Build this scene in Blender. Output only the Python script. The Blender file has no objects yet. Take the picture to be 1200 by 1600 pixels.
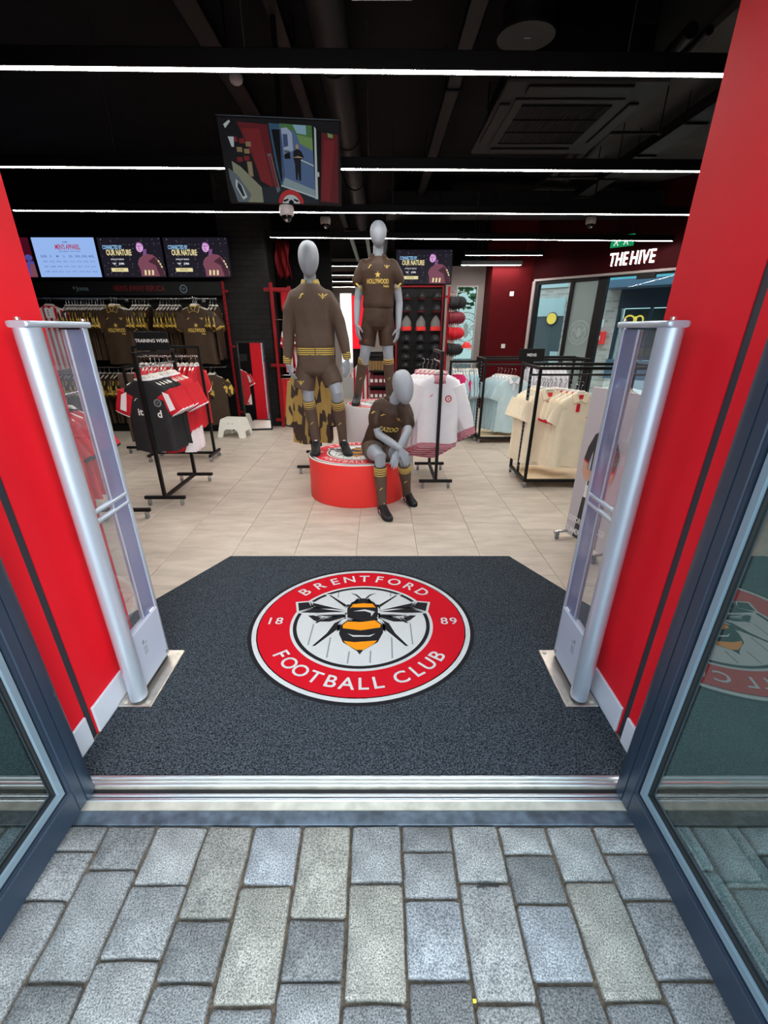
import bpy, bmesh, math, random
from math import sin, cos, pi, radians, hypot, atan2
from mathutils import Vector, Matrix, noise
from mathutils.bvhtree import BVHTree

random.seed(7)
SC = bpy.context.scene
COL = SC.collection

# ------------------------------------------------------------------ camera, sky, sun, exposure
cam = bpy.data.cameras.new('camera')
camo = bpy.data.objects.new('camera', cam)
COL.objects.link(camo)
camo.location = (0, 0, 1.58)
camo.rotation_euler = (radians(90 - 25.8767), 0, 0)
cam.sensor_fit = 'HORIZONTAL'
cam.sensor_width = 36
cam.lens = 709.174 / 1200 * 36
cam.shift_x = 6 / 1200
cam.shift_y = 58 / 1200
cam.clip_start = 0.02
cam.clip_end = 200
SC.camera = camo

W = bpy.data.worlds.new('sky')
SC.world = W
W.use_nodes = True
wn, wl = W.node_tree.nodes, W.node_tree.links
wn.clear()
wo = wn.new('ShaderNodeOutputWorld')
wb = wn.new('ShaderNodeBackground')
wtc = wn.new('ShaderNodeTexCoord')
wsep = wn.new('ShaderNodeSeparateXYZ')
wr = wn.new('ShaderNodeValToRGB')
wl.new(wtc.outputs['Generated'], wsep.inputs[0])
wl.new(wsep.outputs['Z'], wr.inputs[0])
wr.color_ramp.elements[0].position = 0.0
wr.color_ramp.elements[0].color = (0.82, 0.90, 0.97, 1)
wr.color_ramp.elements[1].position = 0.7
wr.color_ramp.elements[1].color = (0.72, 0.86, 1.0, 1)
wl.new(wr.outputs[0], wb.inputs[0])
wb.inputs[1].default_value = 3.0
wl.new(wb.outputs[0], wo.inputs[0])

sun = bpy.data.lights.new('sun', 'SUN')
sun.energy = 3.8
sun.angle = radians(50)
sun.color = (1.0, 0.97, 0.92)
suno = bpy.data.objects.new('sun', sun)
COL.objects.link(suno)
suno.rotation_euler = Vector((-0.40, 0.80, -0.46)).to_track_quat('-Z', 'Y').to_euler()

SC.view_settings.view_transform = 'Standard'
SC.view_settings.look = 'None'
SC.view_settings.gamma = 1
SC.view_settings.use_curve_mapping = False
SC.view_settings.exposure = 0.0
STRIP = 66.0         # radiance of the ceiling light strips

# ------------------------------------------------------------------ materials
def s2l(c):
    c = c / 255
    return c / 12.92 if c <= 0.04045 else ((c + 0.055) / 1.055) ** 2.4
def rgb(r, g, b):
    return (s2l(r), s2l(g), s2l(b), 1)

def newmat(name):
    m = bpy.data.materials.new(name)
    m.use_nodes = True
    n = m.node_tree.nodes
    return m, n, m.node_tree.links, n['Principled BSDF']

def mat(name, col, rough=.55, metal=0, var=0, vs=8, bump=0, bs=60, spec=.5, stretch=None, obj_rand=0, coat=0):
    """principled surface with an optional noise tone and a noise relief"""
    m, n, l, p = newmat(name)
    p.inputs['Base Color'].default_value = col
    p.inputs['Roughness'].default_value = rough
    p.inputs['Metallic'].default_value = metal
    p.inputs['Specular IOR Level'].default_value = spec
    p.inputs['Coat Weight'].default_value = coat
    if var or bump or obj_rand:
        tc = n.new('ShaderNodeTexCoord')
        mp = n.new('ShaderNodeMapping')
        l.new(tc.outputs['Object'], mp.inputs[0])
        if stretch:
            mp.inputs['Scale'].default_value = stretch
    if var or obj_rand:
        t = n.new('ShaderNodeTexNoise')
        t.inputs['Scale'].default_value = vs
        t.inputs['Detail'].default_value = 4
        l.new(mp.outputs[0], t.inputs[0])
        mr = n.new('ShaderNodeMapRange')
        mr.inputs['From Min'].default_value = .3
        mr.inputs['From Max'].default_value = .7
        mr.inputs['To Min'].default_value = 1 - var
        mr.inputs['To Max'].default_value = 1 + var
        l.new(t.outputs[0], mr.inputs[0])
        hs = n.new('ShaderNodeHueSaturation')
        hs.inputs['Color'].default_value = col
        last = mr.outputs[0]
        if obj_rand:
            oi = n.new('ShaderNodeObjectInfo')
            m2 = n.new('ShaderNodeMapRange')
            m2.inputs['To Min'].default_value = 1 - obj_rand
            m2.inputs['To Max'].default_value = 1 + obj_rand
            l.new(oi.outputs['Random'], m2.inputs[0])
            mu = n.new('ShaderNodeMath')
            mu.operation = 'MULTIPLY'
            l.new(last, mu.inputs[0])
            l.new(m2.outputs[0], mu.inputs[1])
            last = mu.outputs[0]
        l.new(last, hs.inputs['Value'])
        l.new(hs.outputs[0], p.inputs['Base Color'])
    if bump:
        t2 = n.new('ShaderNodeTexNoise')
        t2.inputs['Scale'].default_value = bs
        t2.inputs['Detail'].default_value = 3
        l.new(mp.outputs[0], t2.inputs[0])
        b = n.new('ShaderNodeBump')
        b.inputs['Strength'].default_value = bump
        b.inputs['Distance'].default_value = .01
        l.new(t2.outputs[0], b.inputs['Height'])
        l.new(b.outputs[0], p.inputs['Normal'])
    return m

def emat(name, col, strength=1.0):
    m, n, l, p = newmat(name)
    p.inputs['Base Color'].default_value = (0.01, 0.01, 0.01, 1)
    p.inputs['Emission Color'].default_value = col
    p.inputs['Emission Strength'].default_value = strength
    p.inputs['Roughness'].default_value = .6
    p.inputs['Specular IOR Level'].default_value = .1
    return m

def stripe_mat(name, c1, c2, period, axis='Z', duty=.5, rough=.7):
    """two-colour knit stripes along one object axis"""
    m, n, l, p = newmat(name)
    tc = n.new('ShaderNodeTexCoord')
    sp = n.new('ShaderNodeSeparateXYZ')
    l.new(tc.outputs['Object'], sp.inputs[0])
    d = n.new('ShaderNodeMath'); d.operation = 'DIVIDE'
    l.new(sp.outputs[axis], d.inputs[0]); d.inputs[1].default_value = period
    f = n.new('ShaderNodeMath'); f.operation = 'FRACT'
    l.new(d.outputs[0], f.inputs[0])
    g = n.new('ShaderNodeMath'); g.operation = 'LESS_THAN'
    l.new(f.outputs[0], g.inputs[0]); g.inputs[1].default_value = duty
    mx = n.new('ShaderNodeMix'); mx.data_type = 'RGBA'
    l.new(g.outputs[0], mx.inputs[0])
    mx.inputs[6].default_value = c1; mx.inputs[7].default_value = c2
    l.new(mx.outputs[2], p.inputs['Base Color'])
    p.inputs['Roughness'].default_value = rough
    return m

def patch_mat(name, c1, c2, scale, lo, hi, rough=.6, kind='noise', metal=0, stretch=(1, 1, 1), rot=0):
    """two-colour printed pattern (noise blotches or sharp shards)"""
    m, n, l, p = newmat(name)
    tc = n.new('ShaderNodeTexCoord')
    mp = n.new('ShaderNodeMapping'); mp.inputs['Scale'].default_value = stretch
    mp.inputs['Rotation'].default_value = (0, rot, 0)
    l.new(tc.outputs['Object'], mp.inputs[0])
    if kind == 'noise':
        t = n.new('ShaderNodeTexNoise'); t.inputs['Scale'].default_value = scale
        t.inputs['Detail'].default_value = 1
        out = t.outputs[0]
    else:
        t = n.new('ShaderNodeTexVoronoi'); t.inputs['Scale'].default_value = scale
        sp = n.new('ShaderNodeSeparateColor'); l.new(t.outputs['Color'], sp.inputs[0])
        out = sp.outputs[0]
    l.new(mp.outputs[0], t.inputs[0])
    r = n.new('ShaderNodeValToRGB')
    r.color_ramp.elements[0].position = lo; r.color_ramp.elements[0].color = c1
    r.color_ramp.elements[1].position = hi; r.color_ramp.elements[1].color = c2
    l.new(out, r.inputs[0])
    l.new(r.outputs[0], p.inputs['Base Color'])
    p.inputs['Roughness'].default_value = rough
    p.inputs['Metallic'].default_value = metal
    return m

def glass_mat(name, tint=(.9, .95, .95, 1), refl=1.0, ior=1.5, rough=0.0, haze=None):
    """thin pane: lets light straight through and mirrors by Fresnel"""
    m, n, l, p = newmat(name)
    n.remove(p)
    out = n['Material Output']
    t = n.new('ShaderNodeBsdfTransparent'); t.inputs[0].default_value = tint
    g = n.new('ShaderNodeBsdfGlossy'); g.inputs['Roughness'].default_value = rough
    g.inputs['Color'].default_value = (refl, refl, refl, 1)
    fr = n.new('ShaderNodeFresnel'); fr.inputs[0].default_value = ior
    base = t.outputs[0]
    if haze:
        d = n.new('ShaderNodeBsdfDiffuse'); d.inputs[0].default_value = haze[0]
        mh = n.new('ShaderNodeMixShader'); mh.inputs[0].default_value = haze[1]
        l.new(t.outputs[0], mh.inputs[1]); l.new(d.outputs[0], mh.inputs[2])
        base = mh.outputs[0]
    mx = n.new('ShaderNodeMixShader')
    ge = n.new('ShaderNodeNewGeometry')      # mirror only where the ray enters the pane
    iv = n.new('ShaderNodeMath'); iv.operation = 'SUBTRACT'; iv.inputs[0].default_value = 1
    l.new(ge.outputs['Backfacing'], iv.inputs[1])
    mf = n.new('ShaderNodeMath'); mf.operation = 'MULTIPLY'
    l.new(fr.outputs[0], mf.inputs[0]); l.new(iv.outputs[0], mf.inputs[1])
    l.new(mf.outputs[0], mx.inputs[0]); l.new(base, mx.inputs[1]); l.new(g.outputs[0], mx.inputs[2])
    l.new(mx.outputs[0], out.inputs[0])
    return m

def brick_mat(name, c1, c2, cm, bw, bh, mortar=.008, rough=.8, rot=None, bump=.5):
    m, n, l, p = newmat(name)
    tc = n.new('ShaderNodeTexCoord')
    sp = n.new('ShaderNodeSeparateXYZ'); mp = n.new('ShaderNodeCombineXYZ')
    l.new(tc.outputs['Object'], sp.inputs[0])
    l.new(sp.outputs['X'], mp.inputs[0]); l.new(sp.outputs['Z'], mp.inputs[1])
    b = n.new('ShaderNodeTexBrick')
    b.inputs['Scale'].default_value = 1
    b.inputs['Brick Width'].default_value = bw; b.inputs['Row Height'].default_value = bh
    b.inputs['Mortar Size'].default_value = mortar
    b.inputs['Color1'].default_value = c1; b.inputs['Color2'].default_value = c2; b.inputs['Mortar'].default_value = cm
    l.new(mp.outputs[0], b.inputs[0])
    l.new(b.outputs[0], p.inputs['Base Color'])
    bu = n.new('ShaderNodeBump'); bu.inputs['Strength'].default_value = bump; bu.inputs['Distance'].default_value = .01
    bu.invert = True
    l.new(b.outputs['Fac'], bu.inputs['Height']); l.new(bu.outputs[0], p.inputs['Normal'])
    p.inputs['Roughness'].default_value = rough
    return m

M = {}
M['red_wall'] = mat('red_wall_paint', rgb(222, 22, 38), .55, spec=.2, var=.04, vs=3, bump=.04, bs=300)
M['dark_red'] = mat('dark_red_paint', rgb(82, 6, 12), .7, spec=.12, var=.05)
M['black'] = mat('black_powder_coat', rgb(15, 14, 15), .5, bump=.03, bs=400, spec=.3)
M['ceil'] = mat('black_ceiling_paint', rgb(15, 15, 16), .85, spec=.15, var=.3, vs=3, bump=.1, bs=20)
M['duct'] = mat('painted_duct', rgb(24, 24, 25), .55, spec=.3)
M['blackwall'] = mat('black_wall_paint', rgb(11, 10, 11), .85, spec=.15, var=.2)
M['white'] = mat('white_satin', rgb(226, 228, 230), .45)
M['offwhite'] = mat('off_white_plastic', rgb(232, 232, 222), .4)
M['grey_wall'] = mat('pale_grey_plaster', rgb(172, 162, 158), .85, var=.03)
M['base'] = mat('white_skirting', rgb(206, 214, 226), .4, var=.03)
M['alu'] = mat('anodised_aluminium', rgb(186, 198, 208), .38, .85, var=.1, vs=12, stretch=(.2, 8, 1))
M['alu_worn'] = mat('worn_aluminium', rgb(196, 196, 184), .5, .6, var=.22, vs=14)
M['steel'] = mat('brushed_steel', rgb(206, 198, 188), .32, .9, var=.08, vs=30)
M['plate'] = mat('weathered_blue_steel', rgb(78, 92, 106), .5, .35, var=.5, vs=22)
M['frame'] = mat('blue_grey_door_coating', rgb(40, 55, 72), .38, .1, var=.05)
M['bead'] = mat('grey_glazing_bead', rgb(120, 142, 156), .4, .2)
M['gasket'] = mat('black_rubber', rgb(22, 24, 28), .6)
M['silver'] = mat('silver_antenna_tube', rgb(188, 202, 216), .36, .55)
M['grey_plastic'] = mat('grey_plastic', rgb(172, 182, 200), .45)
M['lavender'] = glass_mat('lavender_acrylic', (.74, .76, .90, 1), .6, haze=((.27, .29, .44, 1), .52))
M['acrylic'] = glass_mat('clear_acrylic', (.94, .95, .97, 1), 1.0, haze=((.7, .72, .8, 1), .05))
M['door_glass'] = glass_mat('tinted_door_glass', (.44, .54, .54, 1), 1.0, ior=2.2)
M['win_glass'] = glass_mat('window_glass', (.82, .92, .92, 1), .8)
M['frost'] = glass_mat('frosted_film', (.55, .62, .62, 1), .4, rough=.2, haze=((.42, .50, .49, 1), .5))
M['film'] = mat('etched_emblem_film', rgb(150, 165, 165), .7)
M['mirror'] = mat('mirror_silver', (.85, .85, .85, 1), .02, 1)
M['man'] = mat('mannequin_grey_gloss', rgb(150, 157, 166), .36, spec=.5)
M['brown'] = mat('brown_jersey', rgb(84, 66, 54), .7, var=.08, vs=14, bump=.15, bs=90)
M['brown_sh'] = mat('brown_shiny_jersey', rgb(66, 48, 37), .5, spec=.3, var=.22, vs=9, bump=.1, bs=120)
M['brown_dim'] = mat('dark_brown_jersey', rgb(60, 44, 31), .6, var=.15, vs=9, spec=.3)
M['gold'] = mat('gold_print', rgb(212, 182, 92), .45, .2)
M['gold_knit'] = stripe_mat('brown_gold_rib', rgb(92, 74, 54), rgb(206, 178, 82), .0172, 'Z', .5)
M['gold_knit_v'] = stripe_mat('brown_gold_collar_rib', rgb(92, 74, 54), rgb(206, 178, 82), .0105, 'X', .5)
M['red'] = mat('red_fabric', rgb(206, 20, 38), .7, var=.1, vs=12, bump=.1, bs=90)
M['red_vinyl'] = mat('red_vinyl', rgb(240, 60, 56), .5, var=.02, spec=.3)
M['print_red'] = mat('red_print', rgb(216, 28, 44), .6)
M['print_white'] = mat('white_print', rgb(232, 232, 230), .6)
M['print_black'] = mat('black_print', rgb(30, 30, 32), .6)
M['print_orange'] = mat('orange_print', rgb(240, 150, 20), .6)
M['print_grey'] = mat('grey_print', rgb(130, 138, 142), .6)
M['black_fab'] = mat('black_fabric', rgb(30, 30, 34), .75, var=.15, vs=12)
M['white_fab'] = mat('white_fabric', rgb(246, 244, 250), .8, var=.03, vs=10, bump=.1, bs=60)
M['cream'] = mat('cream_pique', rgb(250, 236, 208), .85, var=.04, vs=10, bump=.08, bs=200)
M['cream_dark'] = mat('cream_seam', rgb(206, 186, 150), .85)
M['ltblue'] = mat('pale_blue_jersey', rgb(192, 217, 224), .8, var=.05, vs=10, bump=.1, bs=80)
M['pink'] = mat('magenta_fabric', rgb(214, 24, 104), .7, var=.08)
M['maroon'] = mat('maroon_card', rgb(120, 26, 44), .6, var=.15, vs=30)
M['tan'] = mat('tan_card', rgb(150, 116, 72), .7, var=.15, vs=30)
M['redwhite'] = stripe_mat('red_white_stripes', rgb(232, 226, 228), rgb(190, 24, 44), .085, 'X', .5)
M['redwhite_knit'] = stripe_mat('red_white_rib', rgb(226, 190, 200), rgb(176, 44, 78), .016, 'Z', .52)
M['redwhite_v'] = stripe_mat('red_white_collar_rib', rgb(226, 196, 204), rgb(182, 44, 70), .012, 'X', .5)
M['goldprint'] = patch_mat('brown_gold_foil_print', rgb(46, 34, 20), rgb(206, 172, 74), 24, .50, .56, .4, stretch=(1, 1, .6))
M['camo'] = patch_mat('brown_gold_shard_print', rgb(52, 36, 26), rgb(164, 136, 72), 9, .44, .46, .6, kind='v', stretch=(2.6, 1, .8), rot=radians(38))
M['wood'] = mat('pale_wood_board', rgb(238, 214, 178), .5, var=.12, vs=5, stretch=(1, 14, 4))
M['hanger'] = mat('white_hanger', rgb(228, 222, 212), .4)
M['wire'] = mat('chrome_wire', rgb(190, 190, 192), .25, .9)
M['boot'] = mat('black_boot_leather', rgb(13, 13, 15), .45, spec=.35, var=.1, bump=.1, bs=60)
M['rubber'] = mat('castor_rubber', rgb(120, 122, 124), .5)
M['redmetal'] = mat('red_metal', rgb(148, 14, 26), .5, spec=.3)
M['grey_fab'] = mat('grey_wool', rgb(120, 118, 116), .85, bump=.3, bs=120)
M['shop_glass'] = mat('grey_green_opaque_glazing', rgb(84, 96, 95), .2)
M['dark_glass'] = mat('smoked_dome', rgb(14, 14, 16), .08)
M['cam_body'] = mat('camera_housing', rgb(206, 196, 194), .4)
M['strip'] = emat('light_diffuser', (1.0, .97, .92, 1), STRIP)
M['sign_face'] = mat('sign_panel_black', rgb(20, 21, 22), .5, spec=.3)
M['dim_red_text'] = mat('dim_red_lettering', rgb(120, 16, 26), .6)
M['poster'] = mat('poster_grey_board', rgb(190, 184, 190), .6)
M['skin'] = mat('printed_skin', rgb(206, 158, 136), .6)
M['charcoal'] = mat('printed_charcoal', rgb(52, 50, 54), .6)

M['soffit'] = mat('dark_grey_soffit', rgb(74, 76, 76), .9, spec=.1, var=.25, vs=2, bump=.1, bs=8)
M['badge_dim'] = mat('dim_badge', rgb(92, 94, 98), .6)

M['fascia_red'] = mat('oxblood_fascia_paint', rgb(50, 4, 9), .75, spec=.1)
M['slot'] = mat('dark_slot_profile', rgb(36, 44, 52), .5)

def film_mat():
    m, n, l, p = newmat('white_etched_film')
    n.remove(p)
    t = n.new('ShaderNodeBsdfTranslucent'); t.inputs[0].default_value = (.9, .95, .94, 1)
    d = n.new('ShaderNodeBsdfDiffuse'); d.inputs[0].default_value = (.85, .88, .88, 1)
    mx = n.new('ShaderNodeMixShader'); mx.inputs[0].default_value = .35
    l.new(t.outputs[0], mx.inputs[1]); l.new(d.outputs[0], mx.inputs[2]); l.new(mx.outputs[0], n['Material Output'].inputs[0])
    return m
M['film_white'] = film_mat()
M['tint_glass'] = glass_mat('pale_green_tinted_glass', (.42, .50, .48, 1), .6)

def carpet_mat():
    m, n, l, p = newmat('charcoal_loop_carpet')
    tc = n.new('ShaderNodeTexCoord')
    v = n.new('ShaderNodeTexVoronoi'); v.inputs['Scale'].default_value = 150
    mp = n.new('ShaderNodeMapping'); mp.inputs['Rotation'].default_value = (0, 0, radians(38)); mp.inputs['Scale'].default_value = (1, 1.6, 1)
    l.new(tc.outputs['Object'], mp.inputs[0]); l.new(mp.outputs[0], v.inputs[0])
    t = n.new('ShaderNodeTexNoise'); t.inputs['Scale'].default_value = 150; t.inputs['Detail'].default_value = 2
    l.new(tc.outputs['Object'], t.inputs[0])
    r = n.new('ShaderNodeValToRGB')
    r.color_ramp.elements[0].position = .36; r.color_ramp.elements[0].color = rgb(12, 17, 22)
    r.color_ramp.elements[1].position = .70; r.color_ramp.elements[1].color = rgb(84, 93, 102)
    l.new(t.outputs[0], r.inputs[0])
    l.new(r.outputs[0], p.inputs['Base Color'])
    b = n.new('ShaderNodeBump'); b.inputs['Strength'].default_value = .8; b.inputs['Distance'].default_value = .004
    l.new(v.outputs[0], b.inputs['Height']); l.new(b.outputs[0], p.inputs['Normal'])
    p.inputs['Roughness'].default_value = .95
    p.inputs['Specular IOR Level'].default_value = .15
    return m
M['carpet'] = carpet_mat()

def tile_mat():
    m, n, l, p = newmat('beige_concrete_tile')
    tc = n.new('ShaderNodeTexCoord'); oi = n.new('ShaderNodeObjectInfo')
    ad = n.new('ShaderNodeVectorMath'); ad.operation = 'ADD'
    cb = n.new('ShaderNodeCombineXYZ')
    mu = n.new('ShaderNodeMath'); mu.operation = 'MULTIPLY'; mu.inputs[1].default_value = 37
    l.new(oi.outputs['Random'], mu.inputs[0]); l.new(mu.outputs[0], cb.inputs[0]); l.new(mu.outputs[0], cb.inputs[1])
    l.new(tc.outputs['Object'], ad.inputs[0]); l.new(cb.outputs[0], ad.inputs[1])
    mp = n.new('ShaderNodeMapping'); mp.inputs['Scale'].default_value = (1, 3.2, 1)
    l.new(ad.outputs[0], mp.inputs[0])
    t = n.new('ShaderNodeTexNoise'); t.inputs['Scale'].default_value = 2.6; t.inputs['Detail'].default_value = 6; t.inputs['Roughness'].default_value = .62
    l.new(mp.outputs[0], t.inputs[0])
    r = n.new('ShaderNodeValToRGB')
    r.color_ramp.elements[0].position = .3; r.color_ramp.elements[0].color = rgb(172, 160, 146)
    r.color_ramp.elements[1].position = .72; r.color_ramp.elements[1].color = rgb(208, 196, 182)
    l.new(t.outputs[0], r.inputs[0])
    l.new(r.outputs[0], p.inputs['Base Color'])
    mr = n.new('ShaderNodeMapRange'); mr.inputs['To Min'].default_value = .36; mr.inputs['To Max'].default_value = .56
    l.new(t.outputs[0], mr.inputs[0]); l.new(mr.outputs[0], p.inputs['Roughness'])
    p.inputs['Specular IOR Level'].default_value = .35
    return m
M['tile'] = tile_mat()
M['grout'] = mat('tile_joint', rgb(118, 108, 98), .9)

def stone_mat():
    m, n, l, p = newmat('granite_sett')
    tc = n.new('ShaderNodeTexCoord'); oi = n.new('ShaderNodeObjectInfo')
    t = n.new('ShaderNodeTexNoise'); t.inputs['Scale'].default_value = 230; t.inputs['Detail'].default_value = 3
    l.new(tc.outputs['Object'], t.inputs[0])
    r = n.new('ShaderNodeValToRGB')
    r.color_ramp.elements[0].position = .33; r.color_ramp.elements[0].color = (.20, .22, .24, 1)
    r.color_ramp.elements[1].position = .70; r.color_ramp.elements[1].color = (1.0, 1.0, .98, 1)
    l.new(t.outputs[0], r.inputs[0])
    t2 = n.new('ShaderNodeTexNoise'); t2.inputs['Scale'].default_value = 11; t2.inputs['Detail'].default_value = 5
    l.new(tc.outputs['Object'], t2.inputs[0])
    mr = n.new('ShaderNodeMapRange'); mr.inputs['From Min'].default_value = .3; mr.inputs['From Max'].default_value = .7
    mr.inputs['To Min'].default_value = .72; mr.inputs['To Max'].default_value = 1.18
    l.new(t2.outputs[0], mr.inputs[0])
    mx = n.new('ShaderNodeMix'); mx.data_type = 'RGBA'; mx.blend_type = 'MULTIPLY'; mx.inputs[0].default_value = 1
    l.new(r.outputs[0], mx.inputs[6])
    l.new(oi.outputs['Color'], mx.inputs[7])
    hs = n.new('ShaderNodeHueSaturation')
    l.new(mr.outputs[0], hs.inputs['Value']); l.new(mx.outputs[2], hs.inputs['Color'])
    l.new(hs.outputs[0], p.inputs['Base Color'])
    b = n.new('ShaderNodeBump'); b.inputs['Strength'].default_value = .55; b.inputs['Distance'].default_value = .004
    l.new(t.outputs[0], b.inputs['Height']); l.new(b.outputs[0], p.inputs['Normal'])
    p.inputs['Roughness'].default_value = .75
    p.inputs['Specular IOR Level'].default_value = .4
    return m
M['stone'] = stone_mat()
M['joint'] = mat('sandy_joint', rgb(98, 87, 74), .95, var=.4, vs=60, bump=.8, bs=150)
M['asphalt'] = mat('asphalt', rgb(104, 106, 110), .9, var=.1, vs=30)
M['brick_black'] = brick_mat('black_brick', rgb(30, 29, 30), rgb(21, 20, 21), rgb(10, 10, 11), .22, .075, .006)
M['brick_pale'] = brick_mat('pale_brick', rgb(196, 184, 174), rgb(160, 150, 144), rgb(188, 182, 176), .24, .075, .008)

# ------------------------------------------------------------------ mesh helpers
class MB:
    """collects shapes, then links them as one mesh object"""
    def __init__(self):
        self.v, self.f, self.mi, self.sm = [], [], [], []
    def add(self, vs, fs, mi=0, sm=False):
        o = len(self.v)
        self.v += [tuple(p) for p in vs]
        for f in fs:
            self.f.append([i + o for i in f]); self.mi.append(mi); self.sm.append(sm)
        return self
    def box(self, x0, x1, y0, y1, z0, z1, mi=0):
        vs = [(x, y, z) for z in (z0, z1) for y in (y0, y1) for x in (x0, x1)]
        return self.add(vs, [(0, 2, 3, 1), (4, 5, 7, 6), (0, 1, 5, 4), (2, 6, 7, 3), (0, 4, 6, 2), (1, 3, 7, 5)], mi)
    def cbox(self, x0, x1, y0, y1, z0, z1, c=.004, mi=0):
        """box with chamfered edges (a superbox of 24 corner points)"""
        X, Y, Z = ((x0, x1), (y0, y1), (z0, z1))
        bm = bmesh.new()
        pts = []
        for i in (0, 1):
            for j in (0, 1):
                for k in (0, 1):
                    x, y, z = X[i], Y[j], Z[k]
                    sx, sy, sz = (c if i == 0 else -c), (c if j == 0 else -c), (c if k == 0 else -c)
                    pts += [(x, y + sy, z + sz), (x + sx, y, z + sz), (x + sx, y + sy, z)]
        bv = [bm.verts.new(p) for p in pts]
        bmesh.ops.convex_hull(bm, input=bv)
        bmesh.ops.dissolve_limit(bm, angle_limit=.02, verts=bm.verts, edges=bm.edges)
        bm.verts.index_update()
        self.add([v.co[:] for v in bm.verts], [[v.index for v in f.verts] for f in bm.faces], mi)
        bm.free()
        return self
    def loft(self, rings, mi=0, sm=True, caps=True, closed=True):
        n = len(rings[0])
        vs = [p for r in rings for p in r]
        fs = []
        for a in range(len(rings) - 1):
            for j in range(n if closed else n - 1):
                k = (j + 1) % n
                fs.append((a * n + j, a * n + k, (a + 1) * n + k, (a + 1) * n + j))
        if caps and closed:
            fs.append(tuple(range(n - 1, -1, -1)))
            fs.append(tuple((len(rings) - 1) * n + j for j in range(n)))
        return self.add(vs, fs, mi, sm)
    def tube(self, pts, r, n=10, mi=0, sm=True, caps=True, sx=1.0, up=None):
        """tube along a polyline; r one radius or one per point; sx squashes along the second axis"""
        pts = [Vector(p) for p in pts]
        rs = r if isinstance(r, (list, tuple)) else [r] * len(pts)
        rings = []
        ref = Vector(up) if up else None
        for i, p in enumerate(pts):
            d = (pts[min(i + 1, len(pts) - 1)] - pts[max(i - 1, 0)]).normalized()
            if ref is None:
                ref = Vector((0, 0, 1)) if abs(d.z) < .9 else Vector((0, 1, 0))
            u = d.cross(ref)
            if u.length < 1e-4:
                u = d.cross(Vector((1, 0, 0)))
            u.normalize()
            w = u.cross(d).normalized()
            rings.append([p + u * (cos(2 * pi * j / n) * rs[i]) + w * (sin(2 * pi * j / n) * rs[i] * sx) for j in range(n)])
        return self.loft(rings, mi, sm, caps)
    def caps(self, pts, r, n=12, mi=0, sx=1.0, up=None):
        """tube with rounded ends, for bodies"""
        pts = [Vector(p) for p in pts]
        rs = list(r) if isinstance(r, (list, tuple)) else [r] * len(pts)
        d0 = (pts[0] - pts[1]).normalized(); d1 = (pts[-1] - pts[-2]).normalized()
        P, R = [], []
        for a in (.98, .8, .45):
            P.append(pts[0] + d0 * rs[0] * a); R.append(rs[0] * math.sqrt(max(.02, 1 - a * a)))
        P += pts; R += rs
        for a in (.45, .8, .98):
            P.append(pts[-1] + d1 * rs[-1] * a); R.append(rs[-1] * math.sqrt(max(.02, 1 - a * a)))
        return self.tube(P, R, n, mi, True, True, sx, up)
    def cyl(self, p0, p1, r0, r1=None, n=20, mi=0, sm=True, caps=True):
        return self.tube([p0, p1], [r0, r0 if r1 is None else r1], n, mi, sm, caps)
    def ball(self, c, rx, ry=None, rz=None, n=14, mi=0, z0=-1.0, z1=1.0, rows=8):
        ry = rx if ry is None else ry; rz = rx if rz is None else rz
        rings = []
        for i in range(rows + 1):
            t = z0 + (z1 - z0) * i / rows
            a = math.asin(max(-1, min(1, sin(pi / 2 * t)))) if False else t * pi / 2
            q = max(.02, cos(a)); h = sin(a)
            rings.append([(c[0] + rx * q * cos(2 * pi * j / n), c[1] + ry * q * sin(2 * pi * j / n), c[2] + rz * h) for j in range(n)])
        return self.loft(rings, mi)
    def poly(self, pts, mi=0):
        return self.add(pts, [tuple(range(len(pts)))], mi)
    def prism(self, pts2, f0, f1, mi=0):
        """extrude a 2D outline between two mappings f(x,y)->point"""
        n = len(pts2)
        vs = [f0(*p) for p in pts2] + [f1(*p) for p in pts2]
        fs = [tuple(range(n - 1, -1, -1)), tuple(range(n, 2 * n))] + [(j, (j + 1) % n, n + (j + 1) % n, n + j) for j in range(n)]
        return self.add(vs, fs, mi)
    def mesh(self, name, mats, sharp=40):
        me = bpy.data.meshes.new(name)
        me.from_pydata(self.v, [], self.f)
        for m in (mats if isinstance(mats, (list, tuple)) else [mats]):
            me.materials.append(M[m] if isinstance(m, str) else m)
        me.polygons.foreach_set('material_index', self.mi)
        bm = bmesh.new(); bm.from_mesh(me)
        bmesh.ops.recalc_face_normals(bm, faces=bm.faces)
        bm.to_mesh(me); bm.free()
        me.polygons.foreach_set('use_smooth', self.sm)
        if any(self.sm):
            me.set_sharp_from_angle(angle=radians(sharp))
        return me
    def build(self, name, mats, parent=None, kind=None, bev=0, sharp=40):
        o = bpy.data.objects.new(name, self.mesh(name, mats, sharp))
        return link(o, parent, kind, bev)

def link(o, parent=None, kind=None, bev=0):
    COL.objects.link(o)
    if parent is not None:
        put(o, parent)
    if kind:
        o['kind'] = kind
    if bev:
        b = o.modifiers.new('bevel', 'BEVEL'); b.width = bev; b.segments = 2; b.limit_method = 'ANGLE'; b.angle_limit = radians(40)
    return o

LOCAL = set()          # roots that are turned: their parts are built in the root's own axes
def put(o, parent):
    """parent without moving: every builder works in scene metres"""
    o.parent = parent
    if parent.name in LOCAL:
        return
    q = parent; off = Vector((0, 0, 0))
    while q is not None:
        off += Vector(q.location); q = q.parent
    o.location = Vector(o.location) - off

def tag(o, label, cat, group=None, kind=None):
    o['label'] = label; o['category'] = cat
    if group: o['group'] = group
    if kind: o['kind'] = kind
    return o

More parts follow.
